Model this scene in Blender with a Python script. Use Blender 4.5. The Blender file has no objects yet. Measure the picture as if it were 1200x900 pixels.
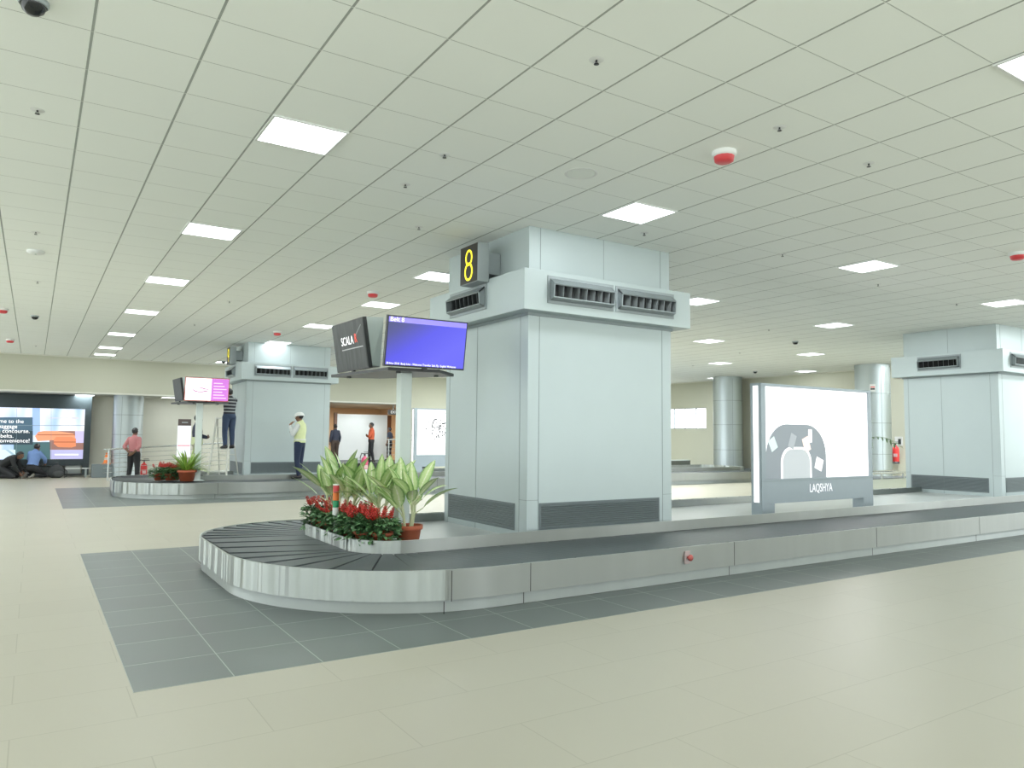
import bpy, bmesh, math, random
from mathutils import Vector, Matrix, Euler
random.seed(7)
S = bpy.context.scene
COL = S.collection
PI = math.pi
CEIL = 4.194

# ------------------------------------------------------------------ materials
MATS = {}
def mat(name, col, rough=.5, metal=0., noise=0., nscale=8., emit=None, estr=1., bump=0., bscale=60., spec=.5, coat=0., stretch=(1,1,1), trans=0.):
    if name in MATS: return MATS[name]
    m = bpy.data.materials.new(name); m.use_nodes = True
    nt = m.node_tree; N = nt.nodes; L = nt.links
    b = N['Principled BSDF']
    b.inputs['Base Color'].default_value = (*col, 1)
    b.inputs['Roughness'].default_value = rough
    b.inputs['Metallic'].default_value = metal
    b.inputs['Specular IOR Level'].default_value = spec
    if coat: b.inputs['Coat Weight'].default_value = coat
    if trans: b.inputs['Transmission Weight'].default_value = trans
    tc = N.new('ShaderNodeTexCoord'); mp = N.new('ShaderNodeMapping')
    mp.inputs['Scale'].default_value = stretch
    L.new(tc.outputs['Object'], mp.inputs['Vector'])
    nz = N.new('ShaderNodeTexNoise'); nz.inputs['Scale'].default_value = nscale; nz.inputs['Detail'].default_value = 3
    L.new(mp.outputs[0], nz.inputs['Vector'])
    rp = N.new('ShaderNodeMapRange')
    rp.inputs['To Min'].default_value = 1 - noise; rp.inputs['To Max'].default_value = 1 + noise
    L.new(nz.outputs['Fac'], rp.inputs['Value'])
    mx = N.new('ShaderNodeMix'); mx.data_type = 'RGBA'; mx.blend_type = 'MULTIPLY'; mx.inputs['Factor'].default_value = 1
    mx.inputs['A'].default_value = (*col, 1); L.new(rp.outputs[0], mx.inputs['B'])
    L.new(mx.outputs['Result'], b.inputs['Base Color'])
    if bump:
        n2 = N.new('ShaderNodeTexNoise'); n2.inputs['Scale'].default_value = bscale
        L.new(mp.outputs[0], n2.inputs['Vector'])
        bp = N.new('ShaderNodeBump'); bp.inputs['Strength'].default_value = bump; bp.inputs['Distance'].default_value = .01
        L.new(n2.outputs['Fac'], bp.inputs['Height']); L.new(bp.outputs[0], b.inputs['Normal'])
    if emit:
        b.inputs['Emission Color'].default_value = (*emit, 1); b.inputs['Emission Strength'].default_value = estr
    MATS[name] = m
    return m

def s2l(r, g, b):
    f = lambda c: (c/255/12.92) if c/255 <= .04045 else ((c/255+.055)/1.055)**2.4
    return (f(r), f(g), f(b))

STEELF = mat('brushed_steel_flat', (.60, .63, .60), .32, 1., noise=.06, nscale=2, bump=.04, bscale=40, stretch=(.1, .1, 6))
CHROME = mat('rail_steel', (.62, .64, .64), .25, 1., noise=.03)
COLSTEEL = mat('column_steel', (.58, .64, .66), .33, 1., noise=.04, nscale=3, stretch=(1, 1, .1))
CLAD = mat('cladding', (.50, .57, .58), .42, .35, noise=.03, nscale=2)
SEAM = mat('cladding_seam', (.30, .35, .36), .6, .2)
GRILLE = mat('grille_grey', (.16, .19, .20), .5, .4, noise=.05)
GRILLED = mat('grille_dark', (.045, .05, .052), .7)
DIFF = mat('diffuser_grey', (.30, .34, .355), .45, .3, noise=.04)
FIN = mat('outlet_fin', (.12, .135, .14), .5, .3, noise=.04)  # outlet grey darkened in colour for the shade between the fins
BLACKHOLE = mat('dark_void', (.012, .013, .014), .9)
DECK = mat('deck_white', (.66, .69, .69), .3, .1, noise=.04, nscale=5, stretch=(1, 6, 1))
BELT = mat('belt_rubber', (.058, .070, .074), .45, 0, noise=.14, nscale=5, bump=.05)
BELTB = mat('belt_black', (.012, .014, .015), .6)
BLACK = mat('black_plastic', (.018, .02, .022), .4, noise=.05)
WHITE = mat('white_paint', (.80, .82, .81), .4, noise=.02)
HOUSE = mat('housing_white', (.68, .75, .73), .45, noise=.03)
CREAM = mat('cream_wall', (.51, .515, .42), .7, noise=.025, nscale=1.2)
CREAM2 = mat('cream_wall_recess', (.60, .60, .52), .7, noise=.025, nscale=1.2)
LBOX = mat('lightbox_grey', (.32, .37, .40), .4, .5, noise=.03)
TERRA = mat('terracotta', (.42, .10, .045), .6, noise=.12, nscale=14)
SOIL = mat('soil', (.05, .03, .02), .95, noise=.3, nscale=40, bump=.5)
RED = mat('red_paint', (.55, .03, .03), .35, noise=.06)
REDGLASS = mat('red_plastic', (.62, .05, .06), .35, noise=.1)
ORANGE = mat('orange_plastic', (.80, .20, .03), .4, noise=.08)
GREENP = mat('green_plastic', (.02, .28, .12), .4, noise=.06)
YEL = mat('sign_yellow', (.9, .8, .05), .5, emit=(1, .86, .03), estr=.9)
SIGNBK = mat('sign_black', (.018, .015, .014), .45, noise=.05)
SIGNGR = mat('sign_grey', (.36, .40, .41), .45, .3, noise=.04)
PINKRED = mat('pink_red_plastic', (.50, .06, .14), .4, noise=.08)

def brushed(name, col, rough, aniso=1., dist=.24):
    """horizontally brushed sheet: the grain runs along u, so reflections smear vertically"""
    m = bpy.data.materials.new(name); m.use_nodes = True; n = m.node_tree.nodes; l = m.node_tree.links; b = n['Principled BSDF']
    b.inputs['Metallic'].default_value = 1; b.inputs['Roughness'].default_value = rough; b.inputs['Anisotropic'].default_value = aniso; b.inputs['Anisotropic Rotation'].default_value = .25
    tg = n.new('ShaderNodeTangent'); tg.direction_type = 'UV_MAP'; l.new(tg.outputs[0], b.inputs['Tangent'])
    uv = n.new('ShaderNodeUVMap'); mp = n.new('ShaderNodeMapping'); mp.inputs['Scale'].default_value = (1,.02,1); l.new(uv.outputs[0], mp.inputs[0])
    nz = n.new('ShaderNodeTexNoise'); nz.inputs['Scale'].default_value = 3.2; nz.inputs['Detail'].default_value = 2; l.new(mp.outputs[0], nz.inputs['Vector'])
    bp = n.new('ShaderNodeBump'); bp.inputs['Strength'].default_value = 1.; bp.inputs['Distance'].default_value = dist; l.new(nz.outputs['Fac'], bp.inputs['Height']); l.new(bp.outputs[0], b.inputs['Normal'])
    r = n.new('ShaderNodeMapRange'); r.inputs['To Min'].default_value = .93; r.inputs['To Max'].default_value = 1.07; l.new(nz.outputs['Fac'], r.inputs['Value'])
    mx = n.new('ShaderNodeMix'); mx.data_type = 'RGBA'; mx.blend_type = 'MULTIPLY'; mx.inputs['Factor'].default_value = 1; mx.inputs['A'].default_value = (*col,1); l.new(r.outputs[0], mx.inputs['B']); l.new(mx.outputs['Result'], b.inputs['Base Color'])
    MATS[name] = m; return m
def emis(name, col, s):
    if name in MATS: return MATS[name]
    m = bpy.data.materials.new(name); m.use_nodes = True
    nt = m.node_tree; N = nt.nodes
    b = N['Principled BSDF']; b.inputs['Base Color'].default_value = (*[c*.4 for c in col], 1); b.inputs['Roughness'].default_value = .4
    b.inputs['Emission Color'].default_value = (*col, 1); b.inputs['Emission Strength'].default_value = s if s > 3 else s/1.34
    MATS[name] = m; return m
STEEL = brushed('brushed_steel', (.68,.72,.70), .44)  # curved ends: base colour lightened for the bright front-lit reflection bands
STEELS = brushed('brushed_steel_straight', (.56,.58,.56), .5, 1., .008)
KICK = brushed('steel_kick', (.66,.70,.69), .5, 1., .015)
LAMP = emis('lamp_diffuser', (.93, .985, 1.), 36.)
SCRW = emis('screen_white', (1, 1, 1), 1.25)

def floor_mat(name, c1, c2, tx, ty, grout, gw, rough, ox=0, oy=0, offset=.5, gmix=1.):
    m = bpy.data.materials.new(name); m.use_nodes = True
    nt = m.node_tree; N = nt.nodes; L = nt.links; b = N['Principled BSDF']
    tc = N.new('ShaderNodeTexCoord'); mp = N.new('ShaderNodeMapping'); mp.inputs['Location'].default_value = (ox, oy, 0)
    L.new(tc.outputs['Object'], mp.inputs[0])
    br = N.new('ShaderNodeTexBrick'); br.offset = offset; br.inputs['Scale'].default_value = 1
    br.inputs['Brick Width'].default_value = tx; br.inputs['Row Height'].default_value = ty
    br.inputs['Mortar Size'].default_value = gw; br.inputs['Mortar Smooth'].default_value = .3
    br.inputs['Color1'].default_value = (*c1, 1); br.inputs['Color2'].default_value = (*c2, 1); br.inputs['Mortar'].default_value = (*grout, 1)
    L.new(mp.outputs[0], br.inputs['Vector'])
    nz = N.new('ShaderNodeTexNoise'); nz.inputs['Scale'].default_value = 2.2; nz.inputs['Detail'].default_value = 5
    L.new(tc.outputs['Object'], nz.inputs['Vector'])
    rp = N.new('ShaderNodeMapRange'); rp.inputs['To Min'].default_value = .985; rp.inputs['To Max'].default_value = 1.015
    L.new(nz.outputs['Fac'], rp.inputs['Value'])
    mx = N.new('ShaderNodeMix'); mx.data_type = 'RGBA'; mx.blend_type = 'MULTIPLY'; mx.inputs['Factor'].default_value = 1
    L.new(br.outputs['Color'], mx.inputs['A']); L.new(rp.outputs[0], mx.inputs['B']); L.new(mx.outputs['Result'], b.inputs['Base Color'])
    r2 = N.new('ShaderNodeMapRange'); r2.inputs['To Min'].default_value = rough*.95; r2.inputs['To Max'].default_value = rough*1.05
    L.new(nz.outputs['Fac'], r2.inputs['Value']); L.new(r2.outputs[0], b.inputs['Roughness'])
    b.inputs['Specular IOR Level'].default_value = .5
    return m
FLOOR = floor_mat('floor_beige', s2l(190, 186, 170), s2l(187, 183, 167), 1.21, .605, s2l(172, 168, 151), .0035, .345, ox=.03, oy=.045)
DARKF = floor_mat('floor_grey', s2l(97, 105, 102), s2l(91, 98, 96), .605, .605, s2l(165, 172, 166), .004, .345, ox=.0, oy=.0, offset=0.)

def ceil_mat():
    m = bpy.data.materials.new('ceiling_tile'); m.use_nodes = True
    nt = m.node_tree; N = nt.nodes; L = nt.links; b = N['Principled BSDF']
    tc = N.new('ShaderNodeTexCoord'); sp = N.new('ShaderNodeSeparateXYZ'); L.new(tc.outputs['Object'], sp.inputs[0])
    def fr(out, pitch, off):
        a = N.new('ShaderNodeMath'); a.operation = 'MULTIPLY_ADD'; a.inputs[1].default_value = 1/pitch; a.inputs[2].default_value = -off
        L.new(out, a.inputs[0])
        f = N.new('ShaderNodeMath'); f.operation = 'FRACT'; L.new(a.outputs[0], f.inputs[0])
        c = N.new('ShaderNodeMath'); c.operation = 'SUBTRACT'; c.inputs[1].default_value = .5; L.new(f.outputs[0], c.inputs[0])
        return f, c
    def band(fnode, lo, hi):   # 1 inside [lo,hi] of the tile fraction
        g = N.new('ShaderNodeMath'); g.operation = 'GREATER_THAN'; g.inputs[1].default_value = lo; L.new(fnode.outputs[0], g.inputs[0])
        l = N.new('ShaderNodeMath'); l.operation = 'LESS_THAN'; l.inputs[1].default_value = hi; L.new(fnode.outputs[0], l.inputs[0])
        p = N.new('ShaderNodeMath'); p.operation = 'MULTIPLY'; L.new(g.outputs[0], p.inputs[0]); L.new(l.outputs[0], p.inputs[1]); return p
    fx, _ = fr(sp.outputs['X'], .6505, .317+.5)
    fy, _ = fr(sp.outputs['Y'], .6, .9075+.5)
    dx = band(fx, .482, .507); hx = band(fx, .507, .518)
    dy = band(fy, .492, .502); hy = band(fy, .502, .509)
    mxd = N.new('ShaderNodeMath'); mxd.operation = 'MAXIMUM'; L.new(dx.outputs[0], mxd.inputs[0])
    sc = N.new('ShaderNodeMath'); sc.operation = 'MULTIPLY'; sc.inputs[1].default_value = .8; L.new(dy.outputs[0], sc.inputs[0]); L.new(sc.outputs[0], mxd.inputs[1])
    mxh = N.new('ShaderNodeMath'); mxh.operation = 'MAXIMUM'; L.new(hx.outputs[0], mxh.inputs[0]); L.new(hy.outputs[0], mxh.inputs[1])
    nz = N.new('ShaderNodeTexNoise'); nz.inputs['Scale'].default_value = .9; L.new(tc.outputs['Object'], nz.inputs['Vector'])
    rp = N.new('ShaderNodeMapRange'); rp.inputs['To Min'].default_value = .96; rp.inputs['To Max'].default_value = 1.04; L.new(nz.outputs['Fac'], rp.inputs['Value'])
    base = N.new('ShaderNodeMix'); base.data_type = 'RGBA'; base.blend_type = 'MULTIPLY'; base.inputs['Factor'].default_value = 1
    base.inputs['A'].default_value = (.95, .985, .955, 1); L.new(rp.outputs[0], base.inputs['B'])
    m1 = N.new('ShaderNodeMix'); m1.data_type = 'RGBA'; L.new(mxd.outputs[0], m1.inputs['Factor']); L.new(base.outputs['Result'], m1.inputs['A']); m1.inputs['B'].default_value = (.36, .39, .365, 1)  # groove shade between tiles put into the colour as dark lines
    m2 = N.new('ShaderNodeMix'); m2.data_type = 'RGBA'; L.new(mxh.outputs[0], m2.inputs['Factor']); L.new(m1.outputs['Result'], m2.inputs['A']); m2.inputs['B'].default_value = (.90, .93, .90, 1)  # edge highlight line beside each groove, painted into the colour
    L.new(m2.outputs['Result'], b.inputs['Base Color']); b.inputs['Roughness'].default_value = .8; b.inputs['Specular IOR Level'].default_value = .2
    bp = N.new('ShaderNodeBump'); bp.inputs['Strength'].default_value = .5; bp.inputs['Distance'].default_value = .01; bp.invert = True
    L.new(mxd.outputs[0], bp.inputs['Height']); L.new(bp.outputs[0], b.inputs['Normal'])
    return m

# ------------------------------------------------------------------ mesh helpers
class MB:
    def __init__(s): s.v = []; s.f = []; s.mi = []; s.uv = {}; s.cur = 0; s.smooth = []; s.sm = False
    def add(s, vs, fs, sm=None):
        o = len(s.v); s.v += [tuple(v) for v in vs]
        for f in fs:
            s.f.append(tuple(i+o for i in f)); s.mi.append(s.cur); s.smooth.append(s.sm if sm is None else sm)
        return s
    def m(s, i): s.cur = i; return s
    def box(s, x0, y0, z0, x1, y1, z1, M=None):
        vs = [Vector(p) for p in ((x0,y0,z0),(x1,y0,z0),(x1,y1,z0),(x0,y1,z0),(x0,y0,z1),(x1,y0,z1),(x1,y1,z1),(x0,y1,z1))]
        if M: vs = [M @ v for v in vs]
        return s.add(vs, [(0,3,2,1),(4,5,6,7),(0,1,5,4),(1,2,6,5),(2,3,7,6),(3,0,4,7)], False)
    def quad(s, a, b, c, d): return s.add([a,b,c,d], [(0,1,2,3)], False)
    def cyl(s, p, q, r, r2=None, n=14, caps=True):
        p = Vector(p); q = Vector(q); r2 = r if r2 is None else r2
        d = (q-p).normalized(); a = d.orthogonal().normalized(); b = d.cross(a)
        vs = [p+(a*math.cos(2*PI*i/n)+b*math.sin(2*PI*i/n))*r for i in range(n)]+[q+(a*math.cos(2*PI*i/n)+b*math.sin(2*PI*i/n))*r2 for i in range(n)]
        s.add(vs, [(i,(i+1)%n,n+(i+1)%n,n+i) for i in range(n)], True)
        if caps:
            s.add(vs[:n], [tuple(range(n))[::-1]], False); s.add(vs[n:], [tuple(range(n))], False)
        return s
    def lathe(s, prof, c=(0,0,0), n=24):
        c = Vector(c); vs = []
        for r, z in prof: vs += [c+Vector((r*math.cos(2*PI*i/n), r*math.sin(2*PI*i/n), z)) for i in range(n)]
        fs = []
        for k in range(len(prof)-1):
            for i in range(n): fs.append((k*n+i, k*n+(i+1)%n, (k+1)*n+(i+1)%n, (k+1)*n+i))
        s.add(vs, fs, True); return s
    def ell(s, c, r, n=12, k=8, M=None):
        vs = []; c = Vector(c)
        for j in range(k+1):
            t = PI*j/k
            for i in range(n):
                a = 2*PI*i/n; v = Vector((r[0]*math.sin(t)*math.cos(a), r[1]*math.sin(t)*math.sin(a), r[2]*math.cos(t)))
                if M: v = M @ v
                vs.append(c+v)
        fs = [(j*n+i, (j+1)*n+i, (j+1)*n+(i+1)%n, j*n+(i+1)%n) for j in range(k) for i in range(n)]
        s.add(vs, fs, True); return s
    def tube(s, pts, r, n=8):
        pts = [Vector(p) for p in pts]; rings = []
        for i, p in enumerate(pts):
            d = (pts[min(i+1, len(pts)-1)]-pts[max(i-1, 0)]).normalized()
            a = d.cross(Vector((0,0,1)));
            if a.length < .05: a = d.cross(Vector((0,1,0)))
            a.normalize(); b = d.cross(a); rr = r[i] if isinstance(r, (list,tuple)) else r
            rings.append([p+(a*math.cos(2*PI*k/n)+b*math.sin(2*PI*k/n))*rr for k in range(n)])
        vs = [v for R in rings for v in R]
        s.add(vs, [(j*n+i, j*n+(i+1)%n, (j+1)*n+(i+1)%n, (j+1)*n+i) for j in range(len(pts)-1) for i in range(n)], True)
        s.add(rings[0], [tuple(range(n))[::-1]], False); s.add(rings[-1], [tuple(range(n))], False)
        return s
    def prism(s, poly, z0, z1):
        n = len(poly)
        vs = [(x,y,z0) for x,y in poly]+[(x,y,z1) for x,y in poly]
        s.add(vs, [(i,(i+1)%n,n+(i+1)%n,n+i) for i in range(n)]+[tuple(range(n))[::-1], tuple(range(n,2*n))], False); return s
    def build(s, name, mats, parent=None, loc=None, rot=None, bevel=0, fixn=True):
        me = bpy.data.meshes.new(name); me.from_pydata(s.v, [], s.f)
        if not isinstance(mats, (list,tuple)): mats = [mats]
        for m in mats: me.materials.append(m)
        me.polygons.foreach_set('material_index', s.mi); me.polygons.foreach_set('use_smooth', s.smooth)
        if s.uv:
            ul = me.uv_layers.new(name='UVMap')
            for lp in me.loops: ul.data[lp.index].uv = s.uv.get(lp.vertex_index, (0,0))
        if fixn:
            bm = bmesh.new(); bm.from_mesh(me); bmesh.ops.recalc_face_normals(bm, faces=bm.faces[:]); bm.to_mesh(me); bm.free()
        me.update()
        o = bpy.data.objects.new(name, me); COL.objects.link(o)
        if parent: o.parent = parent
        if loc: o.location = loc
        if rot: o.rotation_euler = rot
        if bevel:
            b = o.modifiers.new('bevel', 'BEVEL'); b.width = bevel; b.segments = 2; b.limit_method = 'ANGLE'
        return o

def tag(o, label=None, cat=None, group=None, kind=None):
    if label: o['label'] = label
    if cat: o['category'] = cat
    if group: o['group'] = group
    if kind: o['kind'] = kind
    return o
def thing(name, label, cat, loc=(0,0,0), rz=0, group=None):
    o = bpy.data.objects.new(name, None); COL.objects.link(o); o.empty_display_size = .2
    o.location = loc; o.rotation_euler = (0,0,rz); return tag(o, label, cat, group)
def struct(o): o['kind'] = 'structure'; return o
def kids(o): return [c for c in bpy.data.objects if c.parent == o]
def dup(root, loc, rz=None, label=None, group=None):
    r = root.copy(); COL.objects.link(r); r.location = loc
    if rz is not None: r.rotation_euler = (0,0,rz)
    if label: r['label'] = label
    if group: r['group'] = group
    for c in kids(root):
        k = c.copy(); COL.objects.link(k); k.parent = r
        for g in kids(c):
            q = g.copy(); COL.objects.link(q); q.parent = k
    return r
def text(name, body, mat_, parent, loc, rot, size, align='CENTER', sx=1., ext=.001, space=1., label=None, shear=0.):
    cu = bpy.data.curves.new(name, 'FONT'); cu.body = body; cu.size = size; cu.align_x = align; cu.align_y = 'CENTER'
    cu.extrude = ext; cu.space_character = space; cu.space_line = .8; cu.shear = shear
    cu.materials.append(mat_)
    o = bpy.data.objects.new(name, cu); COL.objects.link(o); o.parent = parent; o.location = loc; o.rotation_euler = rot; o.scale = (sx,1,1)
    dg = bpy.context.evaluated_depsgraph_get(); me = bpy.data.meshes.new_from_object(o.evaluated_get(dg))
    q = bpy.data.objects.new(name, me); COL.objects.link(q); q.parent = parent; q.location = loc; q.rotation_euler = rot; q.scale = (sx,1,1)
    bpy.data.objects.remove(o)
    return q
FRONT = (PI/2, 0, 0)            # text facing -Y
LEFTF = (PI/2, 0, -PI/2)        # text facing -X

# ------------------------------------------------------------------ camera
cam = bpy.data.cameras.new('camera'); co = bpy.data.objects.new('camera', cam); COL.objects.link(co); S.camera = co
yaw, pit, roll, fpx = .5728, .0701, .0099, 867.34
fw = Vector((math.sin(yaw)*math.cos(pit), math.cos(yaw)*math.cos(pit), math.sin(pit)))
rr = Vector((math.cos(yaw), -math.sin(yaw), 0)); uu = rr.cross(fw)
R2 = rr*math.cos(roll)+uu*math.sin(roll); U2 = -rr*math.sin(roll)+uu*math.cos(roll)
CAMH = 1.62
co.matrix_world = Matrix(((R2.x,U2.x,-fw.x,0),(R2.y,U2.y,-fw.y,0),(R2.z,U2.z,-fw.z,CAMH),(0,0,0,1)))
cam.sensor_width = 36; cam.lens = fpx*36/1200; cam.clip_start = .05; cam.clip_end = 200
def ray(u, v): return R2*((u-600)/fpx)-U2*((v-450)/fpx)+fw
CP = Vector((0,0,CAMH))
def atZ(u, v, z): d = ray(u,v); return CP+d*((z-CAMH)/d.z)
def atY(u, v, y): d = ray(u,v); return CP+d*(y/d.y)
def atX(u, v, x): d = ray(u,v); return CP+d*(x/d.x)
def atD(u, v, dep): d = ray(u,v); return CP+d*dep

# ------------------------------------------------------------------ room shell
struct(MB().box(-9,-7,-.1,29,37,0).build('floor', FLOOR))
def inset(x0, y0, x1, y1):
    o = MB().box(0,0,-.02,x1-x0,y1-y0,.002).build('floor_inset', DARKF, loc=(x0,y0,0)); return struct(o)
inset(.60, 5.25, 26, 11.46)
struct(MB().box(0,0,-.02,25,6.6,.002).build('floor_inset', DARKF, loc=(.60,18.3,0), rot=(0,0,-.0)))
# ceiling slab
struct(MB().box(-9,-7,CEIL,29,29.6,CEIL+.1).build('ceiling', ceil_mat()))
# back wall: fascia over a long recess
struct(MB().box(-9,29.4,2.95,13.75,29.6,CEIL).build('wall_back_fascia', CREAM))
struct(MB().box(13.75,29.4,0,29,29.6,CEIL).build('wall_back_right', CREAM))
struct(MB().box(-9,31.7,0,9.7,31.9,3.1).build('wall_back_recess', CREAM2))
LOWC = mat('low_ceiling', (.55,.56,.52), .7, noise=.02)
struct(MB().box(-9,29.6,2.95,15.2,36.4,3.05).build('ceiling_recess', LOWC))
WARM = mat('warm_wall', (.62,.46,.31), .7, noise=.04, nscale=2)
WARM2 = mat('warm_wall_tan', (.60,.47,.33), .7, noise=.04, nscale=2)
struct(MB().box(9.7,31.7,0,9.82,36.4,3.05).build('wall_corridor_left', WARM2))
struct(MB().box(15.2,29.6,0,15.35,36.4,3.05).build('wall_corridor_right', WARM))
struct(MB().box(9.7,36.3,0,15.3,36.5,3.05).build('wall_corridor_back', WARM))
# right wall with the window opening
XW = 25.6
wy0, wy1, wz0, wz1 = 23.45, 26.2, 2.03, 3.0
w = MB()
w.box(XW,9,0,XW+.25,wy0,CEIL); w.box(XW,wy1,0,XW+.25,29.4,CEIL); w.box(XW,wy0,0,XW+.25,wy1,wz0); w.box(XW,wy0,wz1,XW+.25,wy1,CEIL)
struct(w.build('wall_right', CREAM))
win = bpy.data.objects.new('window_1', None); COL.objects.link(win); win.location = (XW+.12, wy0, wz0); struct(win)
W_, H_ = wy1-wy0, wz1-wz0
fm = MB()
fm.box(-.03,0,0,.03,W_,.035); fm.box(-.03,0,H_-.035,.03,W_,H_)
for k in range(5):
    y = k*W_/4; fm.box(-.03,max(0,y-.02),0.035,.03,min(W_,y+.02),H_-.035)
fm.build('window_frame', LBOX, win)
GLASS = emis('window_daylight', (1,1,1), 3.01)
MB().box(.04,.0,.0,.05,W_,H_).build('window_pane', GLASS, win)
TRIM = mat('cornice', (.72,.72,.66), .6, noise=.02)
struct(MB().box(-9,29.34,CEIL-.035,XW,29.4,CEIL).build('trim_1', TRIM))
struct(MB().box(XW-.06,9,CEIL-.035,XW,29.34,CEIL).build('trim_2', TRIM))
struct(MB().box(-9,29.36,2.93,13.75,29.40,2.985).build('trim_3', TRIM))
struct(MB().box(-9,31.66,0,9.7,31.7,.1).build('baseboard_back', mat('skirting', (.40,.40,.37), .5, noise=.03)))

# ------------------------------------------------------------------ ceiling lights
def make_light(name, label, grp, loc, sx=.30, sy=.285):
    t = thing(name, label, 'ceiling light', loc, 0, grp)
    f = MB(); z0, z1 = -.012, .002
    f.box(-sx-.02,-sy-.02,z0,sx+.02,-sy,z1); f.box(-sx-.02,sy,z0,sx+.02,sy+.02,z1); f.box(-sx-.02,-sy,z0,-sx,sy,z1); f.box(sx,-sy,z0,sx+.02,sy,z1)
    f.build('frame', WHITE, t)
    MB().box(-sx,-sy,-.008,sx,sy,-.001).build('diffuser', LAMP, t)
    return t
L0 = None
def gx(i): return (.317+i+.5)*.6505
def gy(j): return (.9075+j+.5)*.6
ordw = ['nearest', 'second nearest', 'third nearest', 'fourth nearest', 'fifth nearest', 'sixth nearest', 'farthest']
lights = []
for k, q in enumerate([(None, gx(2), gy(9)), ((247.5,271),), ((196,329),), ((166,365.5),), ((142.5,391.5),), ((129.5,407.3),), ((123,415.3),)]):
    p = Vector((q[1], q[2], CEIL)) if q[0] is None else atZ(*q[0], CEIL)
    lights.append((p, 'lit square ceiling panel, %s in the row of seven running away on the left' % ordw[k], 'ceiling panels of the left row'))
lights.append((Vector((gx(8), gy(9), CEIL)), 'lit square ceiling panel just above the pillar with the yellow 8', 'ceiling panels of the middle rows'))
lights.append((Vector((gx(8), gy(2), CEIL)), 'lit square ceiling panel cut by the right edge near the top corner', 'ceiling panels of the middle rows'))
for q, lab, g in [
    ((446,357), 'lit square ceiling panel above the black hanging screen with white lettering', 'ceiling panels of the middle rows'),
    ((374,382), 'lit square ceiling panel between the black hanging screen and the hard-hat pillar', 'ceiling panels of the middle rows'),
    ((326,401.5), 'lit square ceiling panel right over the face of the far hard-hat pillar', 'ceiling panels of the middle rows'),
    ((264,424.5), 'lit square ceiling panel peeping out beside the far pillar sign', 'ceiling panels of the middle rows'),
    ((514,324), 'lit square ceiling panel half hidden left of the yellow 8 sign pillar', 'ceiling panels of the middle rows'),
    ((1017,312), 'lit square ceiling panel, largest one right of the yellow 8 pillar', 'ceiling panels of the right rows'),
    ((1178,355), 'lit square ceiling panel near the right edge above the cut-off pillar', 'ceiling panels of the right rows'),
    ((977,381), 'lit square ceiling panel left of and above the cut-off right pillar', 'ceiling panels of the right rows'),
    ((817,353), 'lit square ceiling panel tucked behind the upper right of the 8 pillar', 'ceiling panels of the right rows'),
    ((831,399.5), 'lit square ceiling panel beside the air outlet end of the 8 pillar', 'ceiling panels of the right rows'),
    ((844,425.5), 'lit square ceiling panel above and left of the round column by the window', 'ceiling panels of the right rows'),
    ((840,443), 'lit ceiling panel directly at the head of the round column by the window', 'ceiling panels of the right rows'),
    ((950,415), 'lit square ceiling panel over the left half of the white lightbox', 'ceiling panels of the right rows'),
    ((944,435), 'lit ceiling panel just above the top edge of the white lightbox', 'ceiling panels of the right rows')]:
    lights.append((atZ(*q, CEIL), lab, g))
for p, lab, g in lights:
    if L0 is None: L0 = make_light('ceiling_light', lab, g, p)
    else: dup(L0, p, None, lab, g)
# strips in the low recess ceiling
for q, lab in [((99.5,463.2), 'lit panel in the low ceiling above the video wall corner'), ((200,466), 'small lit panel in the low ceiling behind the far hanging screens')]:
    p = atZ(*q, 2.95); p.y = min(max(p.y, 30.1), 31); p.x = atY(*q, p.y).x; p.z = 2.95
    dup(L0, p, None, lab, 'panels in the low recess ceiling')

# lamps of the unseen hall behind the camera (lamp objects at ceiling height)
def area(loc, rot, sx, sy, e, col=(1,1,1)):
    l = bpy.data.lights.new('area_lamp', 'AREA'); l.shape = 'RECTANGLE'; l.size = sx; l.size_y = sy; l.energy = e; l.color = col
    o = bpy.data.objects.new('area_lamp', l); COL.objects.link(o); o.location = loc; o.rotation_euler = rot; return o
LC = (.93,.985,1)
for x in (-6, -2, 2, 6, 10.35, 15.1, 19.77):
    for y in (-4.6, -1.2): area((x,y,CEIL-.02), (0,0,0), .6, .6, 5, LC)
for x, y in [(-6,2.6),(-6,6.2),(-6,9.85),(-2.1,2.6),(-2.1,6.2),(-2.1,9.85),(1.8,2.6),(10.35,2.2),(15.1,2.2),(19.77,2.2)]: area((x,y,CEIL-.02), (0,0,0), .6, .6, 6, LC)
# area lamps added at unseen ceiling-grid spots, boosted to brighten the far hall
for x, y in [(-2.1,13.6),(-2.1,17.4),(-2.1,21.4),(-2.1,25.5),(19.77,6.2),(24,2.2),(24.2,6.2),(24.2,9.85),(19.77,9.85),(10.35,13.6),(10.35,17.4),(10.35,21.4),(10.35,25.5),(15.1,17.4),(15.1,21.4),(15.1,25.5),(19.77,21.4),(19.77,25.5),(24.2,13.6),(5.68,25.5)]:
    area((x,y,CEIL-.02), (0,0,0), .6, .6, (210 if x > 13 and y > 9 else 95) if x > 9 else 46, LC)
for x in (-2, 6.2, 12.0): area((x,30.5,2.93), (0,0,0), .6, .6, 34, LC)
wl = bpy.data.lights.new('corridor_lamp', 'AREA'); wl.size = 2.5; wl.energy = 150; wl.color = (1,.84,.64)
wo = bpy.data.objects.new('corridor_lamp', wl); COL.objects.link(wo); wo.location = (12.4,33.2,2.9)
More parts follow.
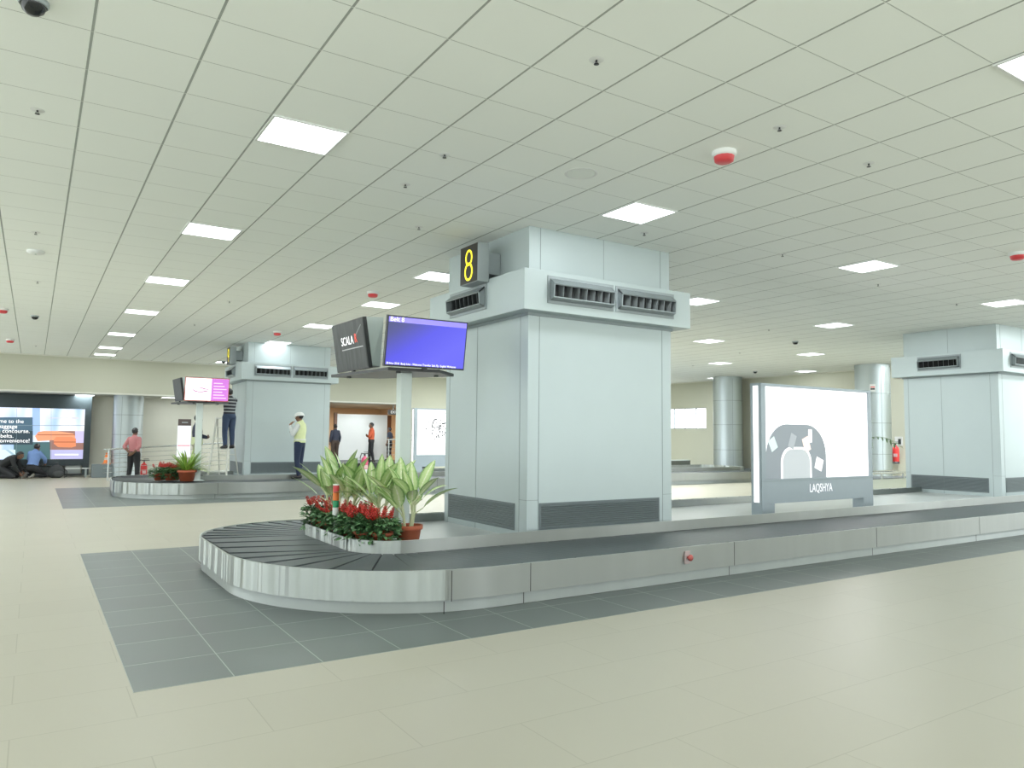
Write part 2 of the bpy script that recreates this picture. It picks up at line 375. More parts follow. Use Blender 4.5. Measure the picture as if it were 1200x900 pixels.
# world: daylight fill through walls left out, lower half brightened to light the ceiling
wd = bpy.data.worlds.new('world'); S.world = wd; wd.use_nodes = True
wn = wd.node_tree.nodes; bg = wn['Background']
wl_ = wd.node_tree.links
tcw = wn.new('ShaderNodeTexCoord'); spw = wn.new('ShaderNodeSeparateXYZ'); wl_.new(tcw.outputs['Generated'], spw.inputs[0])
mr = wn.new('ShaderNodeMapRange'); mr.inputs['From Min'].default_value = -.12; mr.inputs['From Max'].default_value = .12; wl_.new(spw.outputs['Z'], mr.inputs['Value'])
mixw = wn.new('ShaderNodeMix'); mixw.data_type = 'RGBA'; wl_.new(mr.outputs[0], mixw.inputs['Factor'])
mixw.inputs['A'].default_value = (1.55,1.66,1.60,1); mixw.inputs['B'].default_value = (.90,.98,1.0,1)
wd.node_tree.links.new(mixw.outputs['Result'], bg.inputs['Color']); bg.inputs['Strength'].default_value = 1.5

# ------------------------------------------------------------------ baggage carousels
def outline(x0, x1, y0, y1, rf, rb, ns, na, nl):
    """front (right to left), front-left corner, left side, back-left corner, back; fixed point count"""
    p = []
    for i in range(ns): p.append((x1+(x0+rf-x1)*i/ns, y0))
    for i in range(na): a = PI/2*i/na; p.append((x0+rf-rf*math.sin(a), y0+rf-rf*math.cos(a)))
    for i in range(nl): p.append((x0, y0+rf+(y1-rb-y0-rf)*i/nl))
    for i in range(na): a = PI/2*i/na; p.append((x0+rb-rb*math.cos(a), y1-rb+rb*math.sin(a)))
    for i in range(ns+1): p.append((x0+rb+(x1-x0-rb)*i/ns, y1))
    return p
def ring_close(p, xm):          # mirror the left half to make a closed loop around x = xm
    return p + [(2*xm-x, y) for x, y in reversed(p)][1:-1]
def band_wall(mb, pts, z0, z1, smooth=True, curved=None):
    n = len(pts); o = len(mb.v); L_ = 0; q = list(pts)+[pts[0]]
    for i in range(n+1):
        mb.uv[o+i] = (L_, z0); mb.uv[o+n+1+i] = (L_, z1)
        if i < n: L_ += math.dist(q[i], q[i+1])
    k0 = len(mb.f); mb.add([(x,y,z0) for x,y in q]+[(x,y,z1) for x,y in q], [(i,i+1,n+2+i,n+1+i) for i in range(n)], smooth)
    if curved:
        for i in range(n): mb.mi[k0+i] = 0 if curved(i) else 1
def flat_ring(mb, A, B, z):
    n = len(A); mb.add([(x,y,z) for x,y in A]+[(x,y,z) for x,y in B], [(i,(i+1)%n,n+(i+1)%n,n+i) for i in range(n)], False)
def carousel(label, loc, rz, length, depth, seams, rf=2.05, rb=1.35, cin=1.17, ri=.55):
    t = thing('baggage_carousel', label, 'baggage carousel', loc, rz, 'steel baggage carousels')
    xm = length/2
    NS, NA, NL = 81, 24, 9
    def loop(off, rfo, rbo): return ring_close(outline(off, xm, off, depth-off, rfo, rbo, NS, NA, NL), xm)
    O = loop(0, rf, rb); K = loop(.03, rf-.03, rb-.03); I = loop(cin, ri, ri*.8)
    Oi = loop(.018, rf-.018, rb-.018)
    # outer fascia with rolled lip
    f = MB(); CV = lambda i: NS+4 <= i < NS+2*NA+NL or 3*NS+2*NA+NL <= i < 3*NS+4*NA+2*NL
    band_wall(f, O, .112, .388, True, CV); band_wall(f, Oi, .112, .388, True, CV); flat_ring(f, O, Oi, .388); flat_ring(f, O, Oi, .112)
    fo = f.build('fascia', [STEEL, STEELS], t)
    for sx in seams:
        sm = MB()
        sm.box(sx-.003,-.002,.112,sx+.003,.004,.388)
        sm.build('panel_joint', SIGNBK, t)
        sm = MB(); sm.box(sx-.06-.003,.028,.0,sx-.06+.003,.034,.112); sm.build('kick_joint', SIGNBK, t)
    k = MB(); band_wall(k, K, .0, .125); k.build('kick_plate', KICK, t)
    fl = MB()
    # belt bed + overlapping slats
    b = MB(); B1 = loop(.02, rf-.02, rb-.02); flat_ring(b, B1, I, .366)
    b.build('belt_bed', BELTB, t)
    A2 = loop(.045, rf-.045, rb-.045); I2 = loop(cin-.008, ri+.008, ri*.8+.008)
    s = MB(); n = len(A2)
    def lerp(p, q, a): return (p[0]+(q[0]-p[0])*a, p[1]+(q[1]-p[1])*a)
    for i in range(0, n, 3):
        A = [A2[(i+k)%n] for k in range(4)]; Cc = [I2[(i+k)%n] for k in range(4)]
        ga = min(.45, .014/max(math.dist(A[0], A[1]), .02)); gc = min(.45, .014/max(math.dist(Cc[0], Cc[1]), .02))
        A[0] = lerp(A[0], A[1], ga); Cc[0] = lerp(Cc[0], Cc[1], gc)
        zs = (.387,.383,.379,.375)
        vs = [(*p,z) for p, z in zip(A, zs)]+[(*p,.378) for p in Cc]+[(*A[0],.372),(*Cc[0],.372)]
        s.add(vs, [(0,1,5,4),(1,2,6,5),(2,3,7,6),(0,4,9,8)], False)
    s.build('belt', BELT, t)
    # inner kerb, deck
    c = MB(); I3 = loop(cin+.022, ri-.022, ri*.8-.022)
    band_wall(c, I, .33, .51, True, CV); band_wall(c, I3, .395, .51, True, CV); flat_ring(c, I, I3, .51)
    c.build('inner_kerb', [STEEL, STEELS], t)
    d = MB(); D = loop(cin+.015, ri-.015, ri*.8-.015); nn = len(D)
    d.add([(x,y,.40) for x,y in D]+[(x,y,.36) for x,y in D], [tuple(range(nn)), tuple(range(nn,2*nn))]+[(i,(i+1)%nn,nn+(i+1)%nn,nn+i) for i in range(nn)], False)
    d.build('deck', DECK, t)
    return t
C8 = (1.72, 6.05); C7 = (1.62, 19.61); R7 = -.061
car8 = carousel('large stainless baggage carousel nearest the camera, with flower pots at its rounded end', (C8[0],C8[1],0), 0, 21.8, 4.67, [1.55, 2.42, 5.35, 8.3, 11.2])
car7 = carousel('farther stainless baggage carousel on which the hard-hat man stands', (C7[0],C7[1],0), R7, 23.2, 4.67, [2.3, 5.2, 8.2])
# emergency stop on the near carousel
es = thing('emergency_stop', 'small red emergency stop button on the near carousel side panel', 'push button', (6.28,6.05,.27)); es.scale = (.85,.85,.85)
pl = MB(); pl.box(-.05,-.012,-.085,.05,0,.085).build('base_plate', mat('pale_pink_plate', (.62,.50,.50), .5, noise=.05), es, bevel=.004)
bt = MB(); bt.cyl((.012,-.012,0),(.012,-.035,0),.022); bt.lathe([(0,.075),(.028,.07),(.04,.055),(.04,.04),(.022,.035)],n=16)
bo = MB(); bo.cyl((0,0,0),(0,0,.03),.022); bo.lathe([(0,.065),(.03,.062),(.042,.05),(.042,.035),(.022,.03)], n=16); bo.build('button', mat('stop_red', (.50,.10,.09), .4, noise=.1), es, loc=(.012,-.012,0), rot=(PI/2,0,0))

# ------------------------------------------------------------------ cladded pillars
PW, PD, BZ0, BZ1, PR = 2.38, 2.10, 3.12, 3.614, .19
def diffuser(t, M, w=1.03, h=.335):
    """wall air outlet: frame, slanted hood and upright fins; local x along the wall, y outward (-y is into the room)"""
    f = MB(); T = lambda p: M @ Vector(p)
    def bx(a, b): f.box(*a, *b, M=M)
    fw_ = .035
    bx((0,-.012,0),(w,0,fw_)); bx((0,-.012,h-fw_),(w,0,h)); bx((0,-.012,fw_),(fw_,0,h-fw_)); bx((w-fw_,-.012,fw_),(w,0,h-fw_))
    a = fw_
    # hood: slopes outward from the top of the opening
    y2 = -.10; zt, zb = h-fw_, h-fw_-.075
    P_ = [(a,-.012,zt),(w-a,-.012,zt),(w-a,y2,zb),(a,y2,zb)]
    f.add([T(p) for p in P_]+[T((p[0],p[1]+.012,p[2]-.012)) for p in P_], [(0,1,2,3),(7,6,5,4),(0,3,7,4),(1,5,6,2),(3,2,6,7)], False)
    # bottom lip
    Q_ = [(a,-.012,a),(w-a,-.012,a),(w-a,-.085,a+.028),(a,-.085,a+.028)]
    f.add([T(p) for p in Q_]+[T((p[0],p[1],p[2]+.012)) for p in Q_], [(0,1,2,3),(7,6,5,4),(0,3,7,4),(1,5,6,2),(3,2,6,7)], False)
    # end cheeks
    for x in (a, w-a-.012):
        C_ = [(x,-.012,a),(x,-.085,a+.028),(x,y2,zb),(x,-.012,zt)]
        f.add([T(p) for p in C_]+[T((p[0]+.012,p[1],p[2])) for p in C_], [(0,1,2,3),(7,6,5,4),(0,4,5,1),(1,5,6,2),(2,6,7,3)], False)
    fr_ = f.build('air_outlet', DIFF, t)
    v = MB(); v.box(a,-.014,a,w-a,-.010,h-a, M=M); v.build('outlet_void', BLACKHOLE, fr_)  # black sheet stands in for the shaded depth of the outlet
    fi = MB(); n = 8
    for k in range(1, n):
        x = a+(w-2*a)*k/n
        F_ = [(x,-.014,a+.012),(x+.03,-.070,a+.03),(x+.03,y2+.012,zb-.006),(x,-.014,zt-.02)]
        fi.add([T(p) for p in F_]+[T((p[0]+.005,p[1],p[2])) for p in F_], [(0,1,2,3),(7,6,5,4),(0,4,5,1),(1,5,6,2),(2,6,7,3)], False)
    fi.build('fin', FIN, fr_)
def low_grille(t, M, w, h):
    g = MB(); b = .025
    for A, B in (((0,-.008,0),(w,.0,b)),((0,-.008,h-b),(w,0,h)),((0,-.008,b),(b,0,h-b)),((w-b,-.008,b),(w,0,h-b))): g.box(*A,*B, M=M)
    n = 11
    for k in range(n):
        z = b+(h-2*b)*(k+.5)/n; dz = (h-2*b)/n*.42
        V = [M @ Vector(p) for p in ((b,-.002,z+dz),(w-b,-.002,z+dz),(w-b,-.014,z-dz*.5),(b,-.014,z-dz*.5))]
        W = [M @ Vector(p) for p in ((b,-.000,z+dz-.004),(w-b,-.000,z+dz-.004),(w-b,-.010,z-dz*.5-.006),(b,-.010,z-dz*.5-.006))]
        g.add(V+W, [(0,1,2,3),(7,6,5,4),(3,2,6,7)], False)
    gr = g.build('return_grille', GRILLE, t)
    MB().box(.004,-.001,.004,w-.004,.001,h-.004, M=M).build('grille_backing', GRILLED, gr)
def pillar(label, loc, rz=0):
    t = thing('pillar', label, 'pillar', loc, rz, 'grey clad pillars with air outlets'); t['kind'] = 'thing'
    z0 = loc[2]; zt = CEIL-z0-.002; b0 = BZ0-z0; b1 = BZ1-z0
    MB().box(0,0,0,PW,PD,b0).build('lower_cladding', CLAD, t)
    MB().box(.012,.012,b1,PW-.012,PD-.012,zt).build('upper_cladding', CLAD, t)
    MB().box(-PR,-PR,b0,PW+PR,PD+PR,b1).build('bulkhead', CLAD, t, bevel=.004)
    s = MB()   # cover joints: thin strips
    e = .0025; jw = .004
    for x in (.165, PW-.165): s.box(x-jw,-e,0,x+jw,0,b0)
    for x in (.18, .95*1.25, PW-.18): s.box(x-jw,.012-e,b1,x+jw,.012,zt)
    for y in (.17, PD*.58, PD-.11): s.box(-e,y-jw,0,0,y+jw,b0)
    for y in (PD*.5,): s.box(.012-e,y-jw,b1,.012,y+jw,zt)
    s.box(0,-e,.45,.165,0,.456); s.box(PW-.165,-e,.45,PW,0,.456); s.box(-e,0,.45,0,.17,.456); s.box(-e,PD-.11,.45,0,PD,.456)
    s.build('joint', SEAM, t)
    tr = MB(); tr.box(-.02,-.02,b0-.035,PW+.02,PD+.02,b0).build('shadow_gap', SEAM, t)
    for x in (.145, 1.215): diffuser(t, Matrix.Translation((x,-PR,3.222-z0)))
    ML = Matrix.Translation((-PR, 0, 0)) @ Matrix.Rotation(-PI/2, 4, 'Z')    # local +x -> -Y, outward -> -X
    diffuser(t, ML @ Matrix.Translation((-1.65,0,3.232-z0)), w=.975)
    low_grille(t, Matrix.Translation((.178,0,.497-z0)), 1.97, .318)
    ML0 = Matrix.Rotation(-PI/2, 4, 'Z')
    low_grille(t, ML0 @ Matrix.Translation((-PD+.13,0,.475-z0)), PD-.13-.26, .325)
    return t
P8 = (4.98, 7.37)
pil8 = pillar('big silver clad pillar carrying the yellow number 8 sign', (P8[0],P8[1],.40))
pil7 = dup(pil8, (4.98,21.44,.40), -.026, 'far silver clad pillar behind the man in the white hard hat')
pil9 = dup(pil8, (17.69,7.80,.40), .0, 'silver clad pillar cut off by the right edge, right of the lightbox')

# ------------------------------------------------------------------ number signs
def ring_curve(mb, cx, cz, rx, rz_, wd, y0, y1, M, n=32):
    o = []; i_ = []
    for k in range(n):
        a = 2*PI*k/n; o.append((cx+rx*math.cos(a), cz+rz_*math.sin(a))); i_.append((cx+(rx-wd)*math.cos(a), cz+(rz_-wd)*math.sin(a)))
    vs = [M @ Vector((x,y0,z)) for x,z in o]+[M @ Vector((x,y0,z)) for x,z in i_]+[M @ Vector((x,y1,z)) for x,z in o]+[M @ Vector((x,y1,z)) for x,z in i_]
    fs = []
    for k in range(n):
        j = (k+1)%n; fs += [(k,j,n+j,n+k),(2*n+k,3*n+k,3*n+j,2*n+j),(k,2*n+k,2*n+j,j),(n+k,n+j,3*n+j,3*n+k)]
    mb.add(vs, fs, False)
def number_sign(label, loc, rz, digit):
    t = thing('number_sign', label, 'sign', loc, rz, None)
    w, h, d = .45, .50, .17
    M = Matrix.Rotation(-PI/2, 4, 'Z')     # local x -> -Y, outward -> -X
    MB().box(0,-d,0,w,0,h, M=M).build('sign_box', SIGNGR, t, bevel=.006)
    MB().box(.006,-d-.004,.006,w-.006,-d,h-.006, M=M).build('sign_face', SIGNBK, t)
    n = MB()
    if digit == 8:
        ring_curve(n, w/2+.005, .335, .088, .105, .027, -d-.008, -d-.004, M); ring_curve(n, w/2, .153, .103, .118, .028, -d-.008, -d-.004, M)
    else:
        ring_curve(n, w/2, .325, .095, .12, .03, -d-.008, -d-.004, M)
        pts = [(w/2+.08,.325),(w/2+.078,.20),(w/2+.03,.08)]
        for a, b in zip(pts, pts[1:]):
            n.add([M @ Vector((a[0]-.015,-d-.006,a[1])), M @ Vector((a[0]+.015,-d-.006,a[1])), M @ Vector((b[0]+.015,-d-.006,b[1])), M @ Vector((b[0]-.015,-d-.006,b[1]))], [(0,1,2,3)], False)
    n.build('numeral', YEL, t)
    MB().box(.05,-.0,.12,w-.05,.195,h-.1, M=M).build('bracket', SIGNGR, t)
    return t
number_sign('square black sign with a yellow ring-shaped 8 on the near pillar', (4.79,8.44,3.57), 0, 8)
number_sign('small black sign with a yellow numeral seen edge-on on the far pillar', (4.82,22.55,3.60), -.026, 9)

# ------------------------------------------------------------------ hanging screen pods
SCRBLUE = bpy.data.materials.new('screen_blue'); SCRBLUE.use_nodes = True
_n = SCRBLUE.node_tree.nodes; _l = SCRBLUE.node_tree.links; _b = _n['Principled BSDF']; _b.inputs['Base Color'].default_value = (.01,.01,.03,1); _b.inputs['Roughness'].default_value = .35
_tc = _n.new('ShaderNodeTexCoord'); _sp = _n.new('ShaderNodeSeparateXYZ'); _l.new(_tc.outputs['Generated'], _sp.inputs[0])
_a = _n.new('ShaderNodeMath'); _a.operation = 'MULTIPLY_ADD'; _a.inputs[1].default_value = .75; _l.new(_sp.outputs['X'], _a.inputs[0])
_z = _n.new('ShaderNodeMath'); _z.operation = 'MULTIPLY'; _z.inputs[1].default_value = -.62; _l.new(_sp.outputs['Z'], _z.inputs[0]); _l.new(_z.outputs[0], _a.inputs[2])
_o = _n.new('ShaderNodeMath'); _o.operation = 'ADD'; _o.inputs[1].default_value = .62; _l.new(_a.outputs[0], _o.inputs[0])
_r = _n.new('ShaderNodeValToRGB'); _l.new(_o.outputs[0], _r.inputs[0])
_e = _r.color_ramp.elements; _e[0].position = .0; _e[0].color = (*s2l(64,74,104),1); _e[1].position = 1.; _e[1].color = (*s2l(104,102,255),1)
_m = _r.color_ramp.elements.new(.25); _m.color = (*s2l(74,76,150),1); _m = _r.color_ramp.elements.new(.6); _m.color = (*s2l(84,82,242),1)
_l.new(_r.outputs[0], _b.inputs['Emission Color']); _b.inputs['Emission Strength'].default_value = .76
SCRBAR = emis('screen_bar', s2l(150,140,255), 1.); TXTW = emis('text_white', (1,1,1), 1.3); TXTR = emis('text_red', (.9,.08,.04), 1.)
def dark_screen():
    m = bpy.data.materials.new('screen_dark'); m.use_nodes = True; n = m.node_tree.nodes; l = m.node_tree.links; b = n['Principled BSDF']
    b.inputs['Base Color'].default_value = (.012,.014,.014,1); b.inputs['Roughness'].default_value = .5
    tc = n.new('ShaderNodeTexCoord'); mp = n.new('ShaderNodeMapping'); mp.inputs['Scale'].default_value = (1,6,.9); l.new(tc.outputs['Object'], mp.inputs[0])
    nz = n.new('ShaderNodeTexNoise'); nz.inputs['Scale'].default_value = 2.6; nz.inputs['Detail'].default_value = 2; l.new(mp.outputs[0], nz.inputs['Vector'])
    r = n.new('ShaderNodeValToRGB'); r.color_ramp.elements[0].position = .35; r.color_ramp.elements[0].color = (.035,.045,.042,1); r.color_ramp.elements[1].position = .78; r.color_ramp.elements[1].color = (.17,.20,.19,1)
    l.new(nz.outputs['Fac'], r.inputs[0]); l.new(r.outputs[0], b.inputs['Emission Color']); b.inputs['Emission Strength'].default_value = .3
    return m
SCRDARK = dark_screen()
def screen_unit(t, name, M, w, h, scr, bezel=BLACK, depth=.30):
    """a display tilted forward in its white housing; local x along the display, z up, front is -y; origin bottom centre"""
    b = MB(); e = .014
    b.box(-w/2,-.0,0,w/2,.05,h, M=M)
    mon = b.build(name, bezel, t)
    MB().box(-w/2+e,-.004,e+.006,w/2-e,.001,h-e, M=M).build('screen_panel', scr, mon)
    hb = MB(); x = w/2-.04
    vs = [(-x,.05,.03),(x,.05,.03),(x,.05,h-.0),(-x,.05,h-.0),(-x+.1,.05+depth*.55,.0),(x-.1,.05+depth*.55,.0),(x-.1,.05+depth,h-.01),(-x+.1,.05+depth,h-.01)]
    hb.add([M @ Vector(v) for v in vs], [(0,1,2,3),(4,7,6,5),(0,4,5,1),(1,5,6,2),(2,6,7,3),(3,7,4,0)], False)
    hb.build('housing', HOUSE, mon)
    MB().box(-.03,-.003,-.022,.03,.03,0, M=M).build('sensor_bar', BLACK, mon)
    return mon
def pod(label, loc, kind):
    t = thing('display_stand', label, 'display stand', loc, 0, None)
    z0 = loc[2]
    MB().box(-.072,-.072,0,.072,.072,1.98).build('pole', HOUSE, t, bevel=.004)
    MB().box(-.16,-.16,0,.16,.16,.02).build('base_plate', HOUSE, t, bevel=.004)
    # dark tray carrying the displays
    tr = MB(); tr.prism([(-.50,1.25),(-.34,-.28),(.30,-.36),(.72,.05),(.10,1.0)], 1.980, 2.018); ty = tr.build('tray', BLACK, t)
    for p in ((-.36,.95),(-.18,-.22),(.45,.02)): MB().cyl((p[0],p[1],1.960),(p[0],p[1],1.981),.03).build('tray_knob', BLACK, ty)
    w, h = 1.045, .595
    # display facing the camera side (-Y), tilted down
    Mb = Matrix.Translation((.085,-.40,2.02)) @ Matrix.Rotation(-.03,4,'Z') @ Matrix.Rotation(math.radians(9),4,'X')
    # display facing left (-X)
    Ml = Matrix.Translation((-.37,.80,2.05)) @ Matrix.Rotation(-PI/2+.03,4,'Z') @ Matrix.Rotation(math.radians(9),4,'X')
    if kind == 8:
        m1 = screen_unit(t, 'blue_display', Mb, w, h, SCRBLUE)
        MB().box(-w/2+.016,-.007,h-.075,w/2-.016,-.0045,h-.016, M=Mb).build('header_bar', SCRBAR, m1)
        def tx(nm, body, M, x, z, size, m_, al='LEFT', sx=1, ext=.001, par=None, **k):
            R = M @ Matrix.Translation((x,-.009,z)) @ Matrix.Rotation(PI/2,4,'X')
            o = text(nm, body, m_, par, R.to_translation(), R.to_euler(), size, al, sx, ext, **k); return o
        tx('lettering', 'Belt 8', Mb, -w/2+.03, h-.045, .075, TXTW, par=m1)
        tx('ticker_lettering', '28-Nov-2018  Body Line - Welcome Traveller Safe Fly  English Welcome', Mb, -w/2+.02, .036, .036, TXTW, par=m1, sx=.85)
        m2 = screen_unit(t, 'dark_display', Ml, w, .64, SCRDARK)
        tx('lettering', 'SCALA', Ml, -.24, .385, .155, TXTW, par=m2, sx=.88)
        tx('red_lettering', 'R', Ml, .205, .395, .165, TXTR, par=m2, sx=.8)
        MB().box(-.24,-.008,.275,.44,-.0055,.288, M=Ml).build('underline', emis('line_grey', (.35,.36,.36), 1.), m2)
        st = MB(); st.add([Ml @ Vector(p) for p in ((.22,-.0075,.43),(.24,-.0075,.42),(.45,-.0075,.545),(.445,-.0075,.56))], [(0,1,2,3)]); st.build('slash', emis('line_grey2', (.16,.18,.18), 1.), m2)
    else:
        m1 = screen_unit(t, 'front_display', Mb, w, h, SCRW, bezel=mat('bezel_red', (.45,.08,.06), .4, noise=.04))
        MB().box(.10,-.007,.02,w/2-.016,-.0045,h-.016, M=Mb).build('purple_panel', emis('scr_purple', s2l(205,120,215), 1.), m1)
        ln = MB()
        for k in range(6): ln.box(.15,-.009,.08+k*.075,w/2-.06-.05*(k%3),-.0075,.105+k*.075, M=Mb)
        ln.build('text_line', emis('scr_pale', s2l(245,215,250), 1.), m1)
        lg = MB()
        cpt = [(-.33,.29),(-.28,.25),(-.2,.235),(-.1,.24),(0,.265),(.03,.31),(-.05,.31),(-.12,.335),(-.18,.33)]
        lg.tube([Mb @ Vector((x,-.008,z)) for x, z in cpt], .012, 6); lg.build('logo', emis('scr_mauve', s2l(170,80,150), 1.), m1)
        screen_unit(t, 'side_display', Ml, w, h, SCRDARK)
    return t
pod8 = pod('tall display stand with blue flight screen and black screen, behind the dumb canes', (3.83,8.40,.40), 8)
pod7p = atD(233, 500, 19.0)
pod('far display stand with pink and white screen, beside the man on a ladder', (pod7p.x,pod7p.y,.40), 7)

# ------------------------------------------------------------------ lightboxes
def lightbox(label, loc, rz, art):
    t = thing('lightbox', label, 'lightbox', loc, rz, 'advertising lightboxes')
    W, D, zt = 3.02, .21, 2.10      # above the deck
    f = MB(); zb = .19; s0 = .575; e = .11
    f.box(0,0,zb,W,D,s0)                                    # plinth panel
    f.box(0,0,zt-.045,W,D,zt); f.box(0,0.0,s0,e,D,zt-.045); f.box(W-.085,0,s0,W,D,zt-.045)
    f.box(e,.05,s0,W-.085,D,zt-.045)
    body = f.build('frame', LBOX, t, bevel=.003)
    MB().box(-.001,-.003,.535,W+.001,.0,.548).build('joint', SEAM, body)
    MB().box(e,.03,s0,W-.085,.05,zt-.045).build('screen', emis('lightbox_face', (1,1,1), 1.55), t)
    MB().box(-.004,.055,zb+.02,.0,D-.055,zt-.04).build('side_light_strip', emis('lightbox_side', (1,1,1), 1.6), t)
    for x in (0, W-.30): MB().box(x,0,0,x+.30,D,zb).build('foot', LBOX, t, bevel=.003)
    text('lettering', 'LAQSHYA', emis('logo_white', (.95,.97,1), .95), t, (1.50,-.004,.40), FRONT, .195, sx=.72, ext=.002)
    y = .0285
    G1 = emis('art_grey', s2l(150,160,166), .72); G2 = emis('art_palegrey', s2l(196,204,206), .88)
    if art:
        def arch(x0, x1, z1, r, yy, wd=None):
            P_ = [(x0,s0)]
            for k in range(13): a = PI-PI/2*k/12; P_.append((x0+r+r*math.cos(a), z1-r+r*math.sin(a)))
            for k in range(13): a = PI/2-PI/2*k/12; P_.append((x1-r+r*math.cos(a), z1-r+r*math.sin(a)))
            P_.append((x1,s0)); return [(x,yy,z) for x,z in P_]
        def poly(nm, pts, m_):
            mb = MB(); mb.add(pts, [tuple(range(len(pts)))[::-1]], False); return mb.build(nm, m_, t)
        poly('belt_picture', arch(e+.03,1.70,1.455,.52,y), G1)
        poly('picture_white_line', arch(.50,1.30,1.085,.26,y-.002), SCRW)
        poly('picture_centre', arch(.55,1.255,1.045,.22,y-.004), G2)
        mats_ = [emis('art_a', s2l(214,236,230),1.), emis('art_b', s2l(172,180,184),.9), emis('art_c', s2l(250,232,218),1.05), emis('art_d', (1,1,1),1.1), emis('art_e', (1,1,1),1.1)]
        for k, (cx, cz, wx, wz, an) in enumerate([(.31,1.13,.17,.20,.5),(.80,1.18,.15,.24,-.4),(1.17,1.13,.17,.24,.35),(1.27,1.27,.10,.22,0.),(1.50,.80,.20,.20,-.35)]):
            pts = []
            for sx, sz in ((-1,-1),(-1,1),(1,1),(1,-1)):
                px, pz = sx*wx/2, sz*wz/2; pts.append((cx+px*math.cos(an)-pz*math.sin(an), y-.003, cz+px*math.sin(an)+pz*math.cos(an)))
            poly('suitcase_picture', pts[::-1], mats_[k])
        F = emis('faint_text', (.80,.81,.82), 1.2)
        ln = MB()
        for x0, x1, z in ((1.05,1.28,1.80),(2.2,2.8,1.50),(1.8,2.85,1.32)): 
            n_ = int((x1-x0)/.07)
            for k in range(n_): ln.box(x0+k*.07,y-.001,z,x0+k*.07+.05,y+.001,z+.035)
        ln.build('faint_print', F, t)
    else:
        rnd = random.Random(3); d = MB()
        for k in range(130):
            a = rnd.random()*2*PI; q = abs(rnd.gauss(0,.28)); x = .95+math.cos(a)*q; z = 1.45+math.sin(a)*q*1.1; s_ = rnd.uniform(.006,.024)
            d.box(x-s_,y-.001,z-s_,x+s_,y+.001,z+s_)
        d.tube([(.78+.26*math.cos(a)*.5-.0, y, 1.45+.3*math.sin(a)) for a in [PI*.4+k*.2 for k in range(10)]], .022, 5)
        d.build('map_print', emis('map_dots', (.10,.11,.12), .6), t)['kind'] = 'stuff'
    return t
lb8 = lightbox('long white lightbox with a grey conveyor picture and LAQSHYA on its base', (9.66,7.70,.40), 0, True)
lb7 = lightbox('far white lightbox with a dotted black map, partly hidden by the 8 pillar', (10.42,22.0,.40), -.03, False)

# ------------------------------------------------------------------ ceiling devices
def make_sprinkler(label, loc):
    t = thing('sprinkler_head', label, 'sprinkler', loc, 0, 'ceiling sprinklers'); t.scale = (.62,.62,.5)
    m = MB(); m.lathe([(0,-.006),(.075,-.006),(.085,0)], n=16); m.build('escutcheon', WHITE, t)
    m = MB(); m.cyl((0,0,0),(0,0,-.035),.013,.011,10); m.tube([(.0,.0,-.03),(.02,0,-.04),(.016,0,-.058),(0,0,-.062)],.004,5); m.tube([(.0,.0,-.03),(-.02,0,-.04),(-.016,0,-.058),(0,0,-.062)],.004,5)
    m.lathe([(0,-.062),(.03,-.062),(.03,-.066),(0,-.068)], n=14); m.build('deflector', BLACK, t); return t
SP0 = None
for q, lab in [((699,70), 'sprinkler head at the top middle, the one nearest the camera'), ((913.5,149), 'sprinkler head right of the nearer red smoke detector'), ((1018,191.5), 'sprinkler head at the upper right, right of and below its neighbour'),
    ((475,216), 'sprinkler head right of and below the biggest lit panel'), ((521,181), 'small sprinkler stub above and right of another, left of the 8 pillar'), ((44,129), 'sprinkler head at the upper left below the black dome camera'),
    ((42,272), 'sprinkler head at the far left just above the white oval device'), ((44,330), 'sprinkler head at the far left below the white oval device'), ((42,405), 'far left sprinkler closest to the back wall cornice'),
    ((491,266), 'sprinkler stub left of the sign pillar, over its panel row'), ((269,353), 'tiny sprinkler in the ceiling right of the left panel row'), ((228,380), 'tiny sprinkler low in the ceiling near the far pillar'),
    ((755,273), 'sprinkler just below the lit panel above the 8 pillar'), ((1029,333), 'sprinkler right below the largest lit panel at the right'), ((901,386), 'sprinkler hanging left of the dark device in the right ceiling'),
    ((1121,356), 'sprinkler left of the lit panel at the right edge'), ((917,298), 'faint sprinkler in the ceiling right of the 8 pillar top'), ((867,413), 'faint sprinkler above the round column by the window'), ((812,428), 'low sprinkler beside the window-side panels')]:
    p = atZ(*q, CEIL)
    if SP0 is None: SP0 = make_sprinkler(lab, p)
    else: dup(SP0, p, None, lab)
def make_detector(label, loc):
    t = thing('smoke_detector', label, 'smoke detector', loc, 0, 'red smoke detectors')
    MB().lathe([(0,-.035),(.06,-.035),(.064,-.022),(.064,0)], n=20).build('mount', WHITE, t)
    m = MB(); m.lathe([(0,-.078),(.035,-.078),(.05,-.068),(.054,-.034)], n=12); m.build('red_cover', REDGLASS, t); return t
SD0 = None
for q, lab in [((848.5,178), 'red and white smoke detector, largest one, upper right ceiling'), ((1192.5,296), 'red smoke detector at the right edge of the ceiling'), ((437,342), 'red smoke detector just above the black hanging screen'),
    ((325,388.5), 'small red smoke detector above the far pillar'), ((12,397.5), 'small red smoke detector low at the far left'), ((3,361.5), 'red smoke detector cut by the left edge')]:
    p = atZ(*q, CEIL)
    if SD0 is None: SD0 = make_detector(lab, p); SD0.scale = (1.7,1.7,1.3)
    else: dup(SD0, p, None, lab)
def make_dome(label, loc, s=1.):
    t = thing('dome_camera', label, 'security camera', loc, 0, 'dome cameras'); t.scale = (s,s,s)
    MB().lathe([(.07,-.03),(.078,-.02),(.078,0)], n=20).build('housing_ring', WHITE if s < 1 else SIGNGR, t)
    m = MB(); m.lathe([(0,-.085),(.03,-.08),(.055,-.06),(.066,-.03)], n=18); m.build('dome', mat('dome_black', (.012,.014,.016), .12, noise=.02), t); return t
